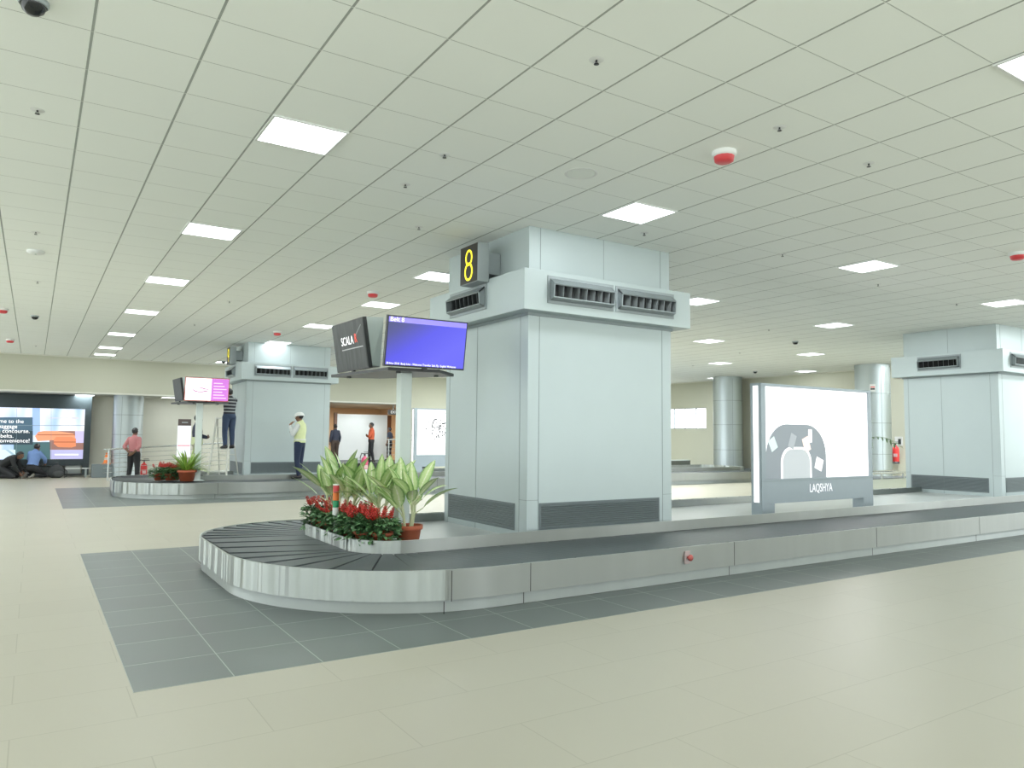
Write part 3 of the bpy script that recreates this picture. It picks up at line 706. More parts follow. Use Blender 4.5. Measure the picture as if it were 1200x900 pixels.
d0 = make_dome('black dome security camera cut by the top left edge', atZ(39.5,1,CEIL), 1.05)
dup(d0, atZ(41,370,CEIL), None, 'small black dome camera low at the left end of the ceiling')
dup(d0, atZ(932,400,CEIL), None, 'dark dome camera in the right ceiling over the lightbox')
dup(d0, atZ(885,435,CEIL), None, 'small dark dome camera close to the back right wall')
dup(d0, atZ(262,423,CEIL), None, 'small dark dome camera left of the far pillar sign')
sp = thing('ceiling_speaker', 'round flush white speaker ring in the ceiling near the panel above the 8 pillar', 'speaker', atZ(681,203.5,CEIL))
MB().lathe([(.135,0),(.15,-.006),(.165,0)], n=32).build('rim', WHITE, sp); MB().lathe([(0,-.002),(.135,-.002)], n=32).build('grille', mat('speaker_grille', (.86,.90,.87), .7, noise=.03, nscale=80), sp)
wp = thing('access_point', 'white oval wireless device on the ceiling at the far left', 'access point', atZ(42,294,CEIL))
MB().lathe([(0,-.05),(.07,-.048),(.11,-.03),(.115,0)], n=20).build('shell', WHITE, wp)
MB().cyl((.0,0,-.052),(0,0,-.047),.012).build('status_light', GREENP, wp)

# ------------------------------------------------------------------ round columns
COLB = brushed('column_steel_brushed', (.60,.66,.68), .55, .8, .0)
def round_column(label, loc, r, h):
    t = thing('round_column', label, 'column', loc, 0, 'round steel columns'); t['kind'] = 'thing'
    mb = MB(); band_wall(mb, [(r*math.cos(2*PI*k/48), r*math.sin(2*PI*k/48)) for k in range(48)], 0, h); mb.build('shaft', COLB, t)
    for z in (h*.27, h*.52, h*.76):
        MB().lathe([(r+.001,z-.008),(r+.003,z-.008),(r+.003,z+.008),(r+.001,z+.008)], n=48).build('joint', SEAM, t)
    s = MB(); a = -2.1; x, y = r*math.cos(a), r*math.sin(a); s.box(-.006,-.006,0,.006,.002,h*.98, M=Matrix.Translation((x,y,0)) @ Matrix.Rotation(a+PI/2,4,'Z')); s.build('seam', SEAM, t)
    return t
c = atD(149.7, 500, 27.0)
round_column('round steel column behind the man in the pink shirt', (c.x,c.y,0), .495, 2.948)
c = atD(853, 500, 31.3)
colw = round_column('round steel column on the right wall beside the windows', (c.x,c.y,0), .60, CEIL-.002)
c = atD(1023.5, 500, 25.5)
colr = round_column('round steel column seen beyond the right end of the white lightbox', (c.x,c.y,0), .56, CEIL-.002)
pa = thing('notice_plate', 'small black and white notice high on the right round column', 'notice', (colr.location.x-.50,colr.location.y-.31,3.36), -.95)
MB().box(-.09,-.012,-.13,.09,.0,.13).build('plate', WHITE, pa); MB().box(-.07,-.014,-.06,.07,-.012,.0).build('black_mark', BLACK, pa); MB().box(-.07,-.014,.02,.07,-.012,.05).build('red_mark', RED, pa)
# ------------------------------------------------------------------ video wall
vw = thing('video_wall', 'big lit video wall in a black frame on the back wall at the left edge', 'video wall', (0,31.2,0))
f = MB(); X0, X1 = -4.2, 1.565; A0, A1 = .632, 2.44
f.box(X0,-.05,A1,1.77,.3,2.93); f.box(X1,-.05,.05,1.77,.3,A1); f.box(X0,-.05,.40,X1,.3,A0); f.box(X0,.1,A0,X1,.3,A1)
f.build('frame', mat('video_frame', (.022,.035,.04), .5, noise=.1), vw)
def vscreen():
    m = bpy.data.materials.new('video_picture'); m.use_nodes = True; n = m.node_tree.nodes; l = m.node_tree.links; b = n['Principled BSDF']
    b.inputs['Base Color'].default_value = (.02,.02,.02,1); b.inputs['Roughness'].default_value = .3
    tc = n.new('ShaderNodeTexCoord'); mp = n.new('ShaderNodeMapping'); mp.inputs['Scale'].default_value = (1.2,1,.25); l.new(tc.outputs['Object'], mp.inputs[0])
    nz = n.new('ShaderNodeTexNoise'); nz.inputs['Scale'].default_value = 1.6; nz.inputs['Detail'].default_value = 1; l.new(mp.outputs[0], nz.inputs['Vector'])
    r = n.new('ShaderNodeValToRGB'); e = r.color_ramp.elements; e[0].position = .35; e[0].color = (*s2l(150,190,240),1); e[1].position = .6; e[1].color = (*s2l(250,250,255),1)
    l.new(nz.outputs['Fac'], r.inputs[0]); l.new(r.outputs[0], b.inputs['Emission Color']); b.inputs['Emission Strength'].default_value = 1.05; return m
MB().box(X0,-.02,A0,X1,.1,A1).build('screen', vscreen(), vw)
def vq(name, u0, v0, u1, v1, m, lay=1, pts=None):
    yy = 31.2-.02-.002*lay
    P_ = pts or [(u0,v0),(u1,v0),(u1,v1),(u0,v1)]
    V = []
    for u, v in P_:
        q = atY(u, v, yy); V.append((q.x, -.02-.002*lay, q.z))
    mb = MB(); mb.add(V, [tuple(range(len(V)))], False); return mb.build(name, m, vw)
E_ = lambda n, c, s=1.: emis(n, s2l(*c), s)
vq('sky_blue_block', 38,478,47,510, E_('v_blue',(165,195,245)))
vq('text_panel', -30,489,38.5,519, E_('v_slate',(70,100,120)))
vq('text_panel_dark', -30,505,38.5,521, E_('v_dark',(40,60,72)),2)
vq('teal_block', 16,518,59,540, E_('v_teal',(72,106,110)),1)
vq('violet_floor', 59,527,98.2,538, E_('v_viol',(188,186,226)),2)
vq('brown_block', 58,505,98,528, E_('v_br',(150,110,100)),1)
vq('purple_block', 88,505,98.4,519, E_('v_pur',(205,195,235)),2)
vq('orange_suitcase', 0,0,0,0, E_('v_or',(236,158,120)),3, [(41,511),(45,506),(52,505),(66,505),(86,508),(88,511),(88,516),(60,516),(44,517)])
vq('orange_suitcase', 0,0,0,0, E_('v_or2',(226,138,96)),4, [(63,515),(66,512),(84,512),(89,514),(89,523),(84,524.5),(68,524),(63,520)])
vq('suitcase_band', 63,517.6,89,518.4, E_('v_or3',(170,76,44)),5)
vq('suitcase_band', 44,509.2,88,510.0, E_('v_or3',(170,76,44)),5)
vq('white_line', 64,532,92,533.3, SCRW,3)
vq('white_block', -30,527,18,538, E_('v_wh',(215,240,248)),2)
vq('grey_stripe', 0,0,0,0, E_('v_gs',(160,190,205)),3, [(6,527),(10,527),(18,533),(18,536)])
for u in (19.5, 60): vq('module_joint', u-.15,478.5,u+.15,538, E_('v_joint',(120,140,150)),6)
vq('module_joint', -30,498.3,98.8,498.9, E_('v_joint',(120,140,150)),6)
for body, v, h, u in (('Welcome to the',494,5.6,28),('baggage',500,5.6,20.5),('the concourse.',505.4,5.6,35),('belts.',511,5.6,16),('convenience!',516.6,5.6,35)):
    q = atY(u, v, 31.16); text('lettering', body, TXTW, vw, (q.x,-.036,q.z), FRONT, h*.034*1.0, 'RIGHT', sx=.95)
vq('faint_line', 56,489.4,80,490.4, E_('v_grey',(205,205,212)),3); vq('faint_line', 84,488.8,92,491, E_('v_grey',(205,205,212)),3)
MB().box(X0,-.05,.05,1.565,.25,.10).build('base_rail', BLACK, vw)
cb = MB(); cb.box(-1.0,.0,.12,.55,.2,.38); cb.build('equipment_box', mat('equip', (.05,.06,.06), .5, noise=.1), vw)
cb = MB(); cb.box(1.05,-.02,.12,1.5,.2,.42); cb.build('equipment_box', mat('equip2', (.32,.35,.35), .5, noise=.1), vw)
# white bench board lying in front
bn = thing('long_board', 'long white board lying low in front of the video wall', 'board', (.0,30.6,0))
MB().box(.55,-.03,.30,1.80,.02,.335).build('board', WHITE, bn)
for x in (.75, 1.65): MB().box(x-.03,-.02,0,x+.03,.02,.30).build('trestle_leg', SIGNGR, bn)
gb = tag(MB().box(-.36,-.2,0,.36,.2,.47).build('grey_box', mat('grey_case', (.15,.18,.19), .5, noise=.06), loc=(2.17,30.3,0), bevel=.01), 'plain grey box on the floor under the orange traffic cone', 'box')
cn = thing('traffic_cone', 'orange traffic cone standing on the grey box by the column', 'traffic cone', (2.26,30.3,.472))
MB().box(-.13,-.13,0,.13,.13,.025).build('base', ORANGE, cn); MB().lathe([(.10,.025),(.028,.40),(.0,.41)], n=20).build('cone', ORANGE, cn); MB().lathe([(.076,.15),(.059,.24)], n=20).build('white_band', mat('cone_band', (.75,.6,.5), .5, noise=.05), cn)

# ------------------------------------------------------------------ railings, ramp and platform
def railing(label, pts, n_rails, posts, h=1.03, stub=False):
    t = thing('railing', label, 'railing', pts[0], 0, 'steel cable railings')
    o = Vector(pts[0]); P_ = [Vector(p)-o for p in pts]
    MB().tube([p+Vector((0,0,h)) for p in P_], .028, 10).build('handrail', CHROME, t)
    for k in range(n_rails):
        MB().tube([p+Vector((0,0,h-.16-k*.15)) for p in P_], .009, 6).build('rail', CHROME, t)
    for a in posts:
        i = min(int(a), len(P_)-2); q = P_[i].lerp(P_[i+1], a-i); MB().cyl(q, q+Vector((0,0,h)), .026).build('post', CHROME, t)
    return t
PLZ = .50
RAMPM = mat('ramp_white', (.62,.64,.60), .5, noise=.03)
rp = MB(); rp.add([(2.2,27.6,0),(9.6,27.6,0),(9.6,29.2,0),(2.2,29.2,0),(9.6,27.6,.47),(9.6,29.2,.47)], [(0,1,4),(2,3,5),(0,4,5,3),(1,2,5,4),(0,3,2,1)], False)
tag(rp.build('ramp', RAMPM), 'low pale ramp behind the far carousel, rising to the right', 'ramp')
railing('long steel railing with thin rails running right from the round column', [(1.98,27.75,0),(9.45,27.75,.46)], 5, (0.02,.30,.60,.98), h=1.04)
tag(MB().box(9.84,27.6,0,13.73,36.2,PLZ).build('platform', mat('platform_black', (.02,.022,.024), .45, noise=.1)), 'black raised platform in the warm lit doorway where the orange-shirted man stands', 'platform')
railing('short steel railing on the black platform right of the orange-shirted man', [(11.95,27.75,PLZ),(13.6,27.75,PLZ)], 4, (.05,.97), h=.93)
wbp = atY(395.4,485,31.2); wbq = atY(452.9,539,31.2)
wb = thing('white_hoarding', 'big plain white hoarding board behind the man in orange', 'hoarding', (wbp.x,31.2,PLZ))
MB().box(0,0,0,wbq.x-wbp.x,.06,wbp.z-PLZ).build('board', WHITE, wb); MB().box(-.14,-.02,0,-.005,.08,wbp.z-PLZ+.05).build('dark_post', mat('wood_dark', (.13,.06,.035), .5, noise=.15), wb)
dp = atY(453.5,489,32.2); dq = atY(459.5,540,32.2)
dr = MB().box(0,0,0,.75,.06,2.05).build('door_1', mat('wood_door', (.12,.055,.03), .5, noise=.15, nscale=4, stretch=(6,6,.6)), loc=(dp.x,33.4,PLZ)); struct(dr)
wsg = thing('hanging_sign', 'dark overhead sign with blurred white letters in the warm doorway', 'sign', (atY(461,480.5,30.0).x,30.0,2.60))
MB().box(-.25,-.04,-.11,.40,.04,.11).build('panel', mat('sign_dark', (.05,.045,.04), .5, noise=.05), wsg)
text('lettering', 'EXIT', emis('sign_letter', (.9,.9,.85), .8), wsg, (.02,-.045,0), FRONT, .16)
MB().box(-.02,-.02,.11,.02,.02,.33).build('hanger', SIGNGR, wsg)
# standee beyond the far display stand
sd = thing('standee', 'slim white standee with a dark header, left of the far display pole', 'standee', (atY(215,530,27.2).x,27.2,.0))
sd.rotation_euler = (0,0,-.1)
MB().box(-.20,-.05,1.86,.20,.05,2.08).build('header', mat('standee_head', (.10,.075,.07), .5, noise=.1), sd); MB().box(-.21,-.03,.80,.21,.03,1.86).build('panel', emis('standee_face', (.95,.97,1), .85), sd)
MB().box(-.06,-.03,.54,-.02,.03,.80).build('post', SIGNGR, sd); MB().box(.06,-.03,.54,.10,.03,.80).build('post', SIGNGR, sd); MB().box(-.2,-.14,0,.2,.14,.54).build('base', mat('standee_base', (.06,.07,.07), .5, noise=.1), sd)
MB().box(-.19,-.034,1.17,.19,-.031,1.20).build('red_line', emis('standee_red', (.85,.25,.3), .9), sd)
MB().box(-.09,-.053,1.95,.10,-.05,1.985).build('pale_mark', SIGNGR, sd)

# fire extinguishers
def extinguisher(label, loc, m, s=1.):
    t = thing('fire_extinguisher', label, 'fire extinguisher', loc, 0, None); t.scale = (s,s,s)
    MB().lathe([(0,.02),(.085,.02),(.09,.05),(.09,.42),(.075,.47),(.03,.50),(.03,.53),(0,.53)], n=20).build('cylinder', m, t)
    MB().lathe([(.095,0),(.095,.06),(.09,.06)], n=20).build('foot_ring', BLACK, t)
    v = MB(); v.cyl((0,0,.52),(0,0,.60),.022); v.box(-.02,-.02,.58,.14,.02,.60); v.box(-.02,-.02,.62,.12,.02,.635); v.build('valve_handle', BLACK, t)
    MB().tube([(.02,0,.57),(-.10,-.02,.60),(-.14,-.03,.48),(-.13,-.04,.30),(-.11,-.03,.14)], .014, 8).build('hose', BLACK, t)
    MB().box(-.05,-.093,.20,.05,-.088,.29).build('paper_label', mat('ext_label', (.6,.42,.42), .6, noise=.1), t)
    return t
q = atZ(168, 563, 0)
extinguisher('red fire extinguisher on the floor right of the pink-shirted man', (q.x,q.y,0), RED, 1.15)
q = atY(426, 551, 27.3)
extinguisher('dark pink fire extinguisher below the man in the orange shirt', (q.x,27.2,.0), PINKRED, 1.0)
xs = thing('extinguisher_stand', 'low black stand under the dark pink fire extinguisher', 'stand', (q.x,27.2,0)); MB().box(-.16,-.16,0,.16,.16,.03).build('plate', BLACK, xs)
for o in bpy.data.objects:
    if o.name == 'fire_extinguisher.001': o.location.z = .03; o.scale = (1.45,1.45,1.45)
q = atX(1050, 540, XW-.30)
ex = extinguisher('red fire extinguisher hung on the right wall beside the cut-off pillar', (XW-.30,q.y,q.z-.1), RED, 1.2); ex.rotation_euler = (0,0,-1.2)
MB().box(-.05,.06,.28,.05,.25,.36).build('wall_bracket', BLACK, ex)
q2 = atX(1053, 517, XW-.02)
nt = thing('wall_notice', 'tiny black and white notice above the wall fire extinguisher', 'notice', (XW-.012,q2.y,q2.z)); MB().box(-.0,-.14,-.16,.01,.14,.16).build('plate', WHITE, nt); MB().box(-.003,-.08,-.11,-.0,.02,.08).build('mark', BLACK, nt)

# low steel baggage stop beyond the right of the lightbox
q = atZ(1023, 580, .05); r_ = atZ(1056, 578, .05)
lb = thing('feed_conveyor', 'low steel feed conveyor with side rails between lightbox and cut-off pillar', 'conveyor', (*atD(1014,575,22.0).to_2d(),0), 0)
MB().box(-.4,0,0,3.2,.9,.42).build('body', STEELF, lb); MB().box(-.4,.05,.42,3.2,.85,.44).build('belt', BELT, lb)
for y in (.02, .86): MB().tube([(-.4,y,.60),(3.1,y,.60)], .03, 8).build('side_rail', CHROME, lb)
for x in (-.3, .9, 2.1): MB().box(x-.03,-.0,.42,x+.03,.05,.60).build('rail_post', CHROME, lb)
# curved end rail seen over the far carousel at the right
fc = thing('steel_barrier', 'low dark steel barrier with a rounded end in front of the window wall', 'barrier', (0,0,0))
a_, b_ = atY(780,553,22.2), atY(812,549,22.2)
fc.location = (a_.x-1.5,22.2,0); L_ = b_.x-a_.x+1.5
pr = [(0,0)]+[(L_-.25+.25*math.sin(PI*k/10), .25-.25*math.cos(PI*k/10)) for k in range(11)]+[(0,.5)]
MB().prism(pr, 0, .66).build('panel', mat('barrier_steel', (.20,.21,.19), .35, .9, noise=.08), fc); MB().prism([(x*1.005-.01,y*1.04-.01) for x,y in pr], .66, .69).build('cap', KICK, fc)

# ------------------------------------------------------------------ plants
def leafmat(name, edge, mid, vein, scale=30):
    m = bpy.data.materials.new(name); m.use_nodes = True; n = m.node_tree.nodes; l = m.node_tree.links; b = n['Principled BSDF']
    uv = n.new('ShaderNodeUVMap'); uv.uv_map = 'UVMap'; sp = n.new('ShaderNodeSeparateXYZ'); l.new(uv.outputs[0], sp.inputs[0])
    nz = n.new('ShaderNodeTexNoise'); nz.inputs['Scale'].default_value = scale; tc = n.new('ShaderNodeTexCoord'); l.new(tc.outputs['Object'], nz.inputs['Vector'])
    ad = n.new('ShaderNodeMath'); ad.operation = 'MULTIPLY_ADD'; ad.inputs[1].default_value = .40; l.new(nz.outputs['Fac'], ad.inputs[0]); l.new(sp.outputs['X'], ad.inputs[2])
    r = n.new('ShaderNodeValToRGB'); e = r.color_ramp.elements; e[0].position = .24; e[0].color = (*vein,1); e[1].position = 1.15 if False else 1.0; e[1].color = (*edge,1)
    k = r.color_ramp.elements.new(.34); k.color = (*mid,1); k = r.color_ramp.elements.new(.86); k.color = (*[(a*2+c)/3 for a, c in zip(mid, edge)],1)
    l.new(ad.outputs[0], r.inputs[0]); l.new(r.outputs[0], b.inputs['Base Color']); b.inputs['Roughness'].default_value = .42
    return m
CANE = leafmat('dumb_cane_leaf', s2l(132,172,100), s2l(214,232,170), s2l(244,249,224), 38)
STALK = mat('pale_stalk', s2l(206,212,172), .5, noise=.08, nscale=20)
SALV = leafmat('salvia_leaf', s2l(58,98,62), s2l(84,124,78), s2l(120,152,108), 18)
FERN = leafmat('yellow_green_leaf', s2l(96,140,52), s2l(150,182,72), s2l(196,210,120), 18)
FLOW = mat('salvia_red', (.52,.026,.018), .45, noise=.25, nscale=40)
FLOWP = mat('salvia_pink', (.75,.30,.30), .5, noise=.2, nscale=40)
def leaf(mb, base, direction, length, width, droop, n=7, fold=.25, roll=0.):
    """one lanceolate leaf as a folded strip; uv.x = distance from midrib"""
    d = Vector(direction).normalized(); side = d.cross(Vector((0,0,1)))
    if side.length < .05: side = Vector((1,0,0))
    side.normalize(); side = Matrix.Rotation(roll, 3, d) @ side
    p = Vector(base); rows = []
    for i in range(n+1):
        t = i/n; w = width*.5*(math.sin(PI*min(1, t**.8*1.0))**.8)*(1 if t < .98 else .1)
        up = side.cross(d).normalized()
        rows.append((p-side*w+up*w*fold, p.copy(), p+side*w+up*w*fold))
        p = p+d*(length/n); d = (d+Vector((0,0,-droop/n))).normalized()
    o = len(mb.v)
    for a, c, b in rows: mb.v += [tuple(a), tuple(c), tuple(b)]
    for i in range(n+1):
        mb.uv[o+3*i] = (1,i/n); mb.uv[o+3*i+1] = (0,i/n); mb.uv[o+3*i+2] = (1,i/n)
    for i in range(n):
        k = o+3*i
        for f in ((k,k+1,k+4,k+3),(k+1,k+2,k+5,k+4)): mb.f.append(f); mb.mi.append(mb.cur); mb.smooth.append(True)
def pot_mesh(parent, r=.15, h=.21):
    o = MB().lathe([(0,0),(r*.72,0),(r*.92,h*.78),(r*1.0,h*.78),(r*1.04,h*.84),(r*1.04,h),(r*.92,h),(r*.90,h*.86)], n=28).build('pot', TERRA, parent)
    s_ = MB(); s_.lathe([(0,h*.88),(r*.91,h*.86)], n=20); s_.build('soil', SOIL, parent); return o
def dumb_cane(label, loc, rz, seed, tall=1.):
    rnd = random.Random(seed); t = thing('dumb_cane', label, 'potted plant', loc, rz, 'pale dumb cane plants')
    pot_mesh(t, .155, .22); st = MB(); lf = MB()
    for k in range(4):
        a = k*PI/2+rnd.uniform(-.4,.4); b0 = Vector((math.cos(a)*.045, math.sin(a)*.045, .18)); tip = b0+Vector((math.cos(a)*.05, math.sin(a)*.05, rnd.uniform(.24,.33)*tall))
        st.tube([b0, b0.lerp(tip,.5)+Vector((.01,0,0)), tip], [.017,.015,.012], 7)
        for j in range(5):
            aa = a+rnd.uniform(-1.2,1.2); el = rnd.uniform(.55,1.35)
            s0 = b0.lerp(tip, .4+.15*j); dd = Vector((math.cos(aa)*math.cos(el), math.sin(aa)*math.cos(el), math.sin(el)))
            e0 = s0+dd*rnd.uniform(.10,.17); st.tube([s0, s0.lerp(e0,.5)+Vector((0,0,.012)), e0], [.009,.007,.005], 6)
            leaf(lf, e0, dd+Vector((0,0,.1)), rnd.uniform(.33,.47)*tall, rnd.uniform(.12,.17), rnd.uniform(.35,1.2), 8, .16, rnd.uniform(-.4,.4))
    st.build('stalk', STALK, t); lf.build('foliage', CANE, t); return t
def salvia(label, loc, rz, seed, grp, s=1.):
    rnd = random.Random(seed); t = thing('red_salvia', label, 'potted plant', loc, rz, grp); t.scale = (s,s,s)
    pot_mesh(t, .12, .17); lf = MB(); fl = MB(); st = MB()
    for k in range(300):
        a = rnd.uniform(0,2*PI); q = rnd.random()**.5*.185; z = rnd.uniform(.12,.35)-q*.40; el = rnd.uniform(-.4,.7)
        dd = Vector((math.cos(a+rnd.uniform(-.6,.6))*math.cos(el), math.sin(a+rnd.uniform(-.6,.6))*math.cos(el), math.sin(el)))
        leaf(lf, (math.cos(a)*q, math.sin(a)*q, z), dd, rnd.uniform(.055,.09), rnd.uniform(.04,.06), rnd.uniform(.3,1.1), 3, .2, rnd.uniform(-.5,.5))
    for k in range(10):
        a = rnd.uniform(0,2*PI); q = rnd.random()**.5*.19; b0 = Vector((math.cos(a)*q*.6, math.sin(a)*q*.6, .22)); tip = Vector((math.cos(a)*q, math.sin(a)*q, rnd.uniform(.36,.46)-q*.2))
        st.tube([b0, tip], [.005,.003], 5)
        for j in range(16):
            f_ = j/15; p = b0.lerp(tip, .55+.45*f_); aa = j*2.4; el = .5; L_ = .042*(1.15-.6*f_)
            d = Vector((math.cos(aa)*math.cos(el), math.sin(aa)*math.cos(el), math.sin(el)))
            side = d.cross(Vector((0,0,1))).normalized()*.011
            fl.add([p, p+d*L_*.5+side, p+d*L_+Vector((0,0,-.006)), p+d*L_*.5-side, p+d*L_*.55+Vector((0,0,.012))], [(0,1,4),(1,2,4),(2,3,4),(3,0,4),(0,3,2,1)], False)
    st.build('stem', SALV2, t); lf.build('foliage', SALV, t); fl.build('blossom', FLOW, t); return t
SALV2 = mat('salvia_stem', s2l(70,92,50), .6, noise=.1)
DZ = .402
# dumb canes along the island, behind the salvia bed
for k, (x, y, rz, sd_, tl, lab) in enumerate([
    (3.56,7.62,.3,11,1.0,'dumb cane plant in the big terracotta pot, closest to the 8 pillar'),
    (3.42,8.12,1.2,12,1.04,'dumb cane plant second from the pillar, its pot hidden by red flowers'),
    (3.28,8.66,2.0,13,1.12,'dumb cane plant in the middle of the pale leafy row'),
    (3.22,9.12,.8,14,1.22,'dumb cane plant at the left end of the pale leafy row')]):
    dumb_cane(lab, (x,y,DZ), rz, sd_, tl)
rs = random.Random(5)
sal_lab = ['red salvia pot at the front of the bed, beside the bare terracotta pot', 'red salvia pot in the front row, second from the bare terracotta pot', 'red salvia pot trailing over the rounded steel kerb', 'red salvia pot in the front row just left of the kerb bend', 'red salvia pot in the front row below the signal lamp', 'red salvia pot at the far left end of the flower bed',
           'red salvia pot in the second row, behind the trailing one', 'red salvia pot in the second row at its middle', 'red salvia pot in the second row right behind the signal lamp', 'red salvia pot farthest back at the left of the bed']
sal_pos = [(3.20,7.52),(3.09,7.70),(3.07,7.94),(3.10,8.12),(3.10,8.40),(3.10,8.98),(3.30,7.84),(3.30,8.36),(3.10,8.70),(3.10,9.26)]
for k, (x, y) in enumerate(sal_pos): salvia(sal_lab[k], (x,y,DZ), rs.uniform(0,6), 30+k, 'red salvias on the near carousel', rs.uniform(.92,1.06))
# signal lamp
bp_ = atX(393.2, 600, 3.02)
bc = thing('signal_lamp', 'stacked red, orange, green and white signal lamp rising from the red flowers', 'signal lamp', (2.985,bp_.y*2.985/3.02,DZ))
MB().cyl((0,0,0),(0,0,.29),.022).build('stem', WHITE, bc)
zz = .29
for nm, m_, hh in (('white_segment', WHITE, .085),('green_segment', GREENP, .08),('orange_segment', ORANGE, .09),('red_segment', REDGLASS, .085)):
    MB().cyl((0,0,zz),(0,0,zz+hh-.004),.036,None,20).build(nm, m_, bc); zz += hh
MB().lathe([(.036,zz-.004),(.036,zz+.01),(.0,zz+.014)], n=20).build('cap', WHITE, bc)
# plants on the far carousel
g7 = atD(197, 556, 19.0)
far = [((186,556),'small red salvia pot at the left end of the far flower bed'),((192,556),'second red salvia pot from the left on the far carousel'),((199,556),'red salvia pot in the middle of the far flower bed'),((206,556),'red salvia pot nearest the yellow green bush on the far carousel')]
for k, (q, lab) in enumerate(far):
    p = atD(*q, 18.9+.15*(k%2)); salvia(lab, (p.x,p.y,DZ), k*1.3, 60+k, 'red salvias on the far carousel', 1.05)
def bush(label, loc, seed, s=1.):
    rnd = random.Random(seed); t = thing('leafy_bush', label, 'potted plant', loc, 0, None); pot_mesh(t, .22, .28); lf = MB()
    for k in range(110):
        a = rnd.uniform(0,2*PI); el = rnd.uniform(.25,1.35); d = Vector((math.cos(a)*math.cos(el), math.sin(a)*math.cos(el), math.sin(el)))
        leaf(lf, (math.cos(a)*.05, math.sin(a)*.05, .24), d, rnd.uniform(.40,.72)*s, rnd.uniform(.03,.055), rnd.uniform(.4,1.3), 6, .2)
    lf.build('foliage', FERN, t); return t
p = atD(219, 556, 18.7); bush('yellow green grassy bush in an orange pot on the far carousel', (p.x,p.y,DZ), 4)
# palm beside the right round column
pm = thing('palm', 'small palm whose frond shows against the right round column', 'potted plant', (*atD(1009,560,21.5).to_2d(),0)); pot_mesh(pm, .24, .32)
lf = MB(); stt = MB(); stt.tube([(0,0,.3),(.02,0,1.0),(0,0,1.50)], [.035,.03,.02], 8)
for k, (a, L_) in enumerate([(-.45,1.15),(2.6,.5),(.9,.5),(4.0,.45)]):
    pts = []; p = Vector((0,0,1.50)); d = Vector((math.cos(a)*.8, math.sin(a)*.8, .55)).normalized()
    for i in range(9): pts.append(p.copy()); p = p+d*(L_/8); d = (d+Vector((0,0,-.17))).normalized()
    stt.tube(pts, .007, 5)
    for i in range(1, 9):
        for sgn in (-1, 1):
            dd = (pts[i]-pts[i-1]).normalized(); sd2 = dd.cross(Vector((0,0,1))).normalized()*sgn
            leaf(lf, pts[i], dd*.6+sd2*.7+Vector((0,0,-.15)), .34, .055, .6, 3)
stt.build('stem', SALV2, pm); lf.build('frond', SALV, pm)

# ------------------------------------------------------------------ people
SKIN = mat('skin_brown', (.17,.085,.05), .55, noise=.08, nscale=20)
HAIR = mat('hair_black', (.012,.011,.012), .5, noise=.2, nscale=60)
EYEW = mat('eye_white', (.7,.7,.68), .3); LIP = mat('lip', (.14,.05,.04), .5)
SHOE = mat('shoe_black', (.015,.015,.016), .4, noise=.1)
def cloth(n, c, **k): return mat(n, c, .8, noise=.10, nscale=14, bump=.25, bscale=25, **k)
class Fig:
    """builds one continuous body: limbs and torso lofted, then fused into a single surface"""
    def __init__(s): s.mb = MB(); s.bones = []
    def limb(s, tag_, pts, rad, n=12):
        pts = [Vector(p) for p in pts]
        s.mb.tube(pts, rad, n)
        for p, r in ((pts[0], rad[0]), (pts[-1], rad[-1])): s.mb.ell(p, (r,r,r), n, 8)
        for i in range(len(pts)-1): s.bones.append((tag_ if isinstance(tag_, str) else tag_[i], pts[i], pts[i+1], (rad[i]+rad[i+1])/2, i/(len(pts)-1), (i+1)/(len(pts)-1)))
    def loft(s, rings, n=18):
        vs = []
        for c, R, F, rx, ry in rings:
            vs += [Vector(c)+R*(rx*math.cos(2*PI*k/n))+F*(ry*math.sin(2*PI*k/n)) for k in range(n)]
        m = len(rings)
        fs = [(j*n+i, j*n+(i+1)%n, (j+1)*n+(i+1)%n, (j+1)*n+i) for j in range(m-1) for i in range(n)]
        fs += [tuple(range(n))[::-1], tuple(range((m-1)*n, m*n))]
        s.mb.add(vs, fs, True)
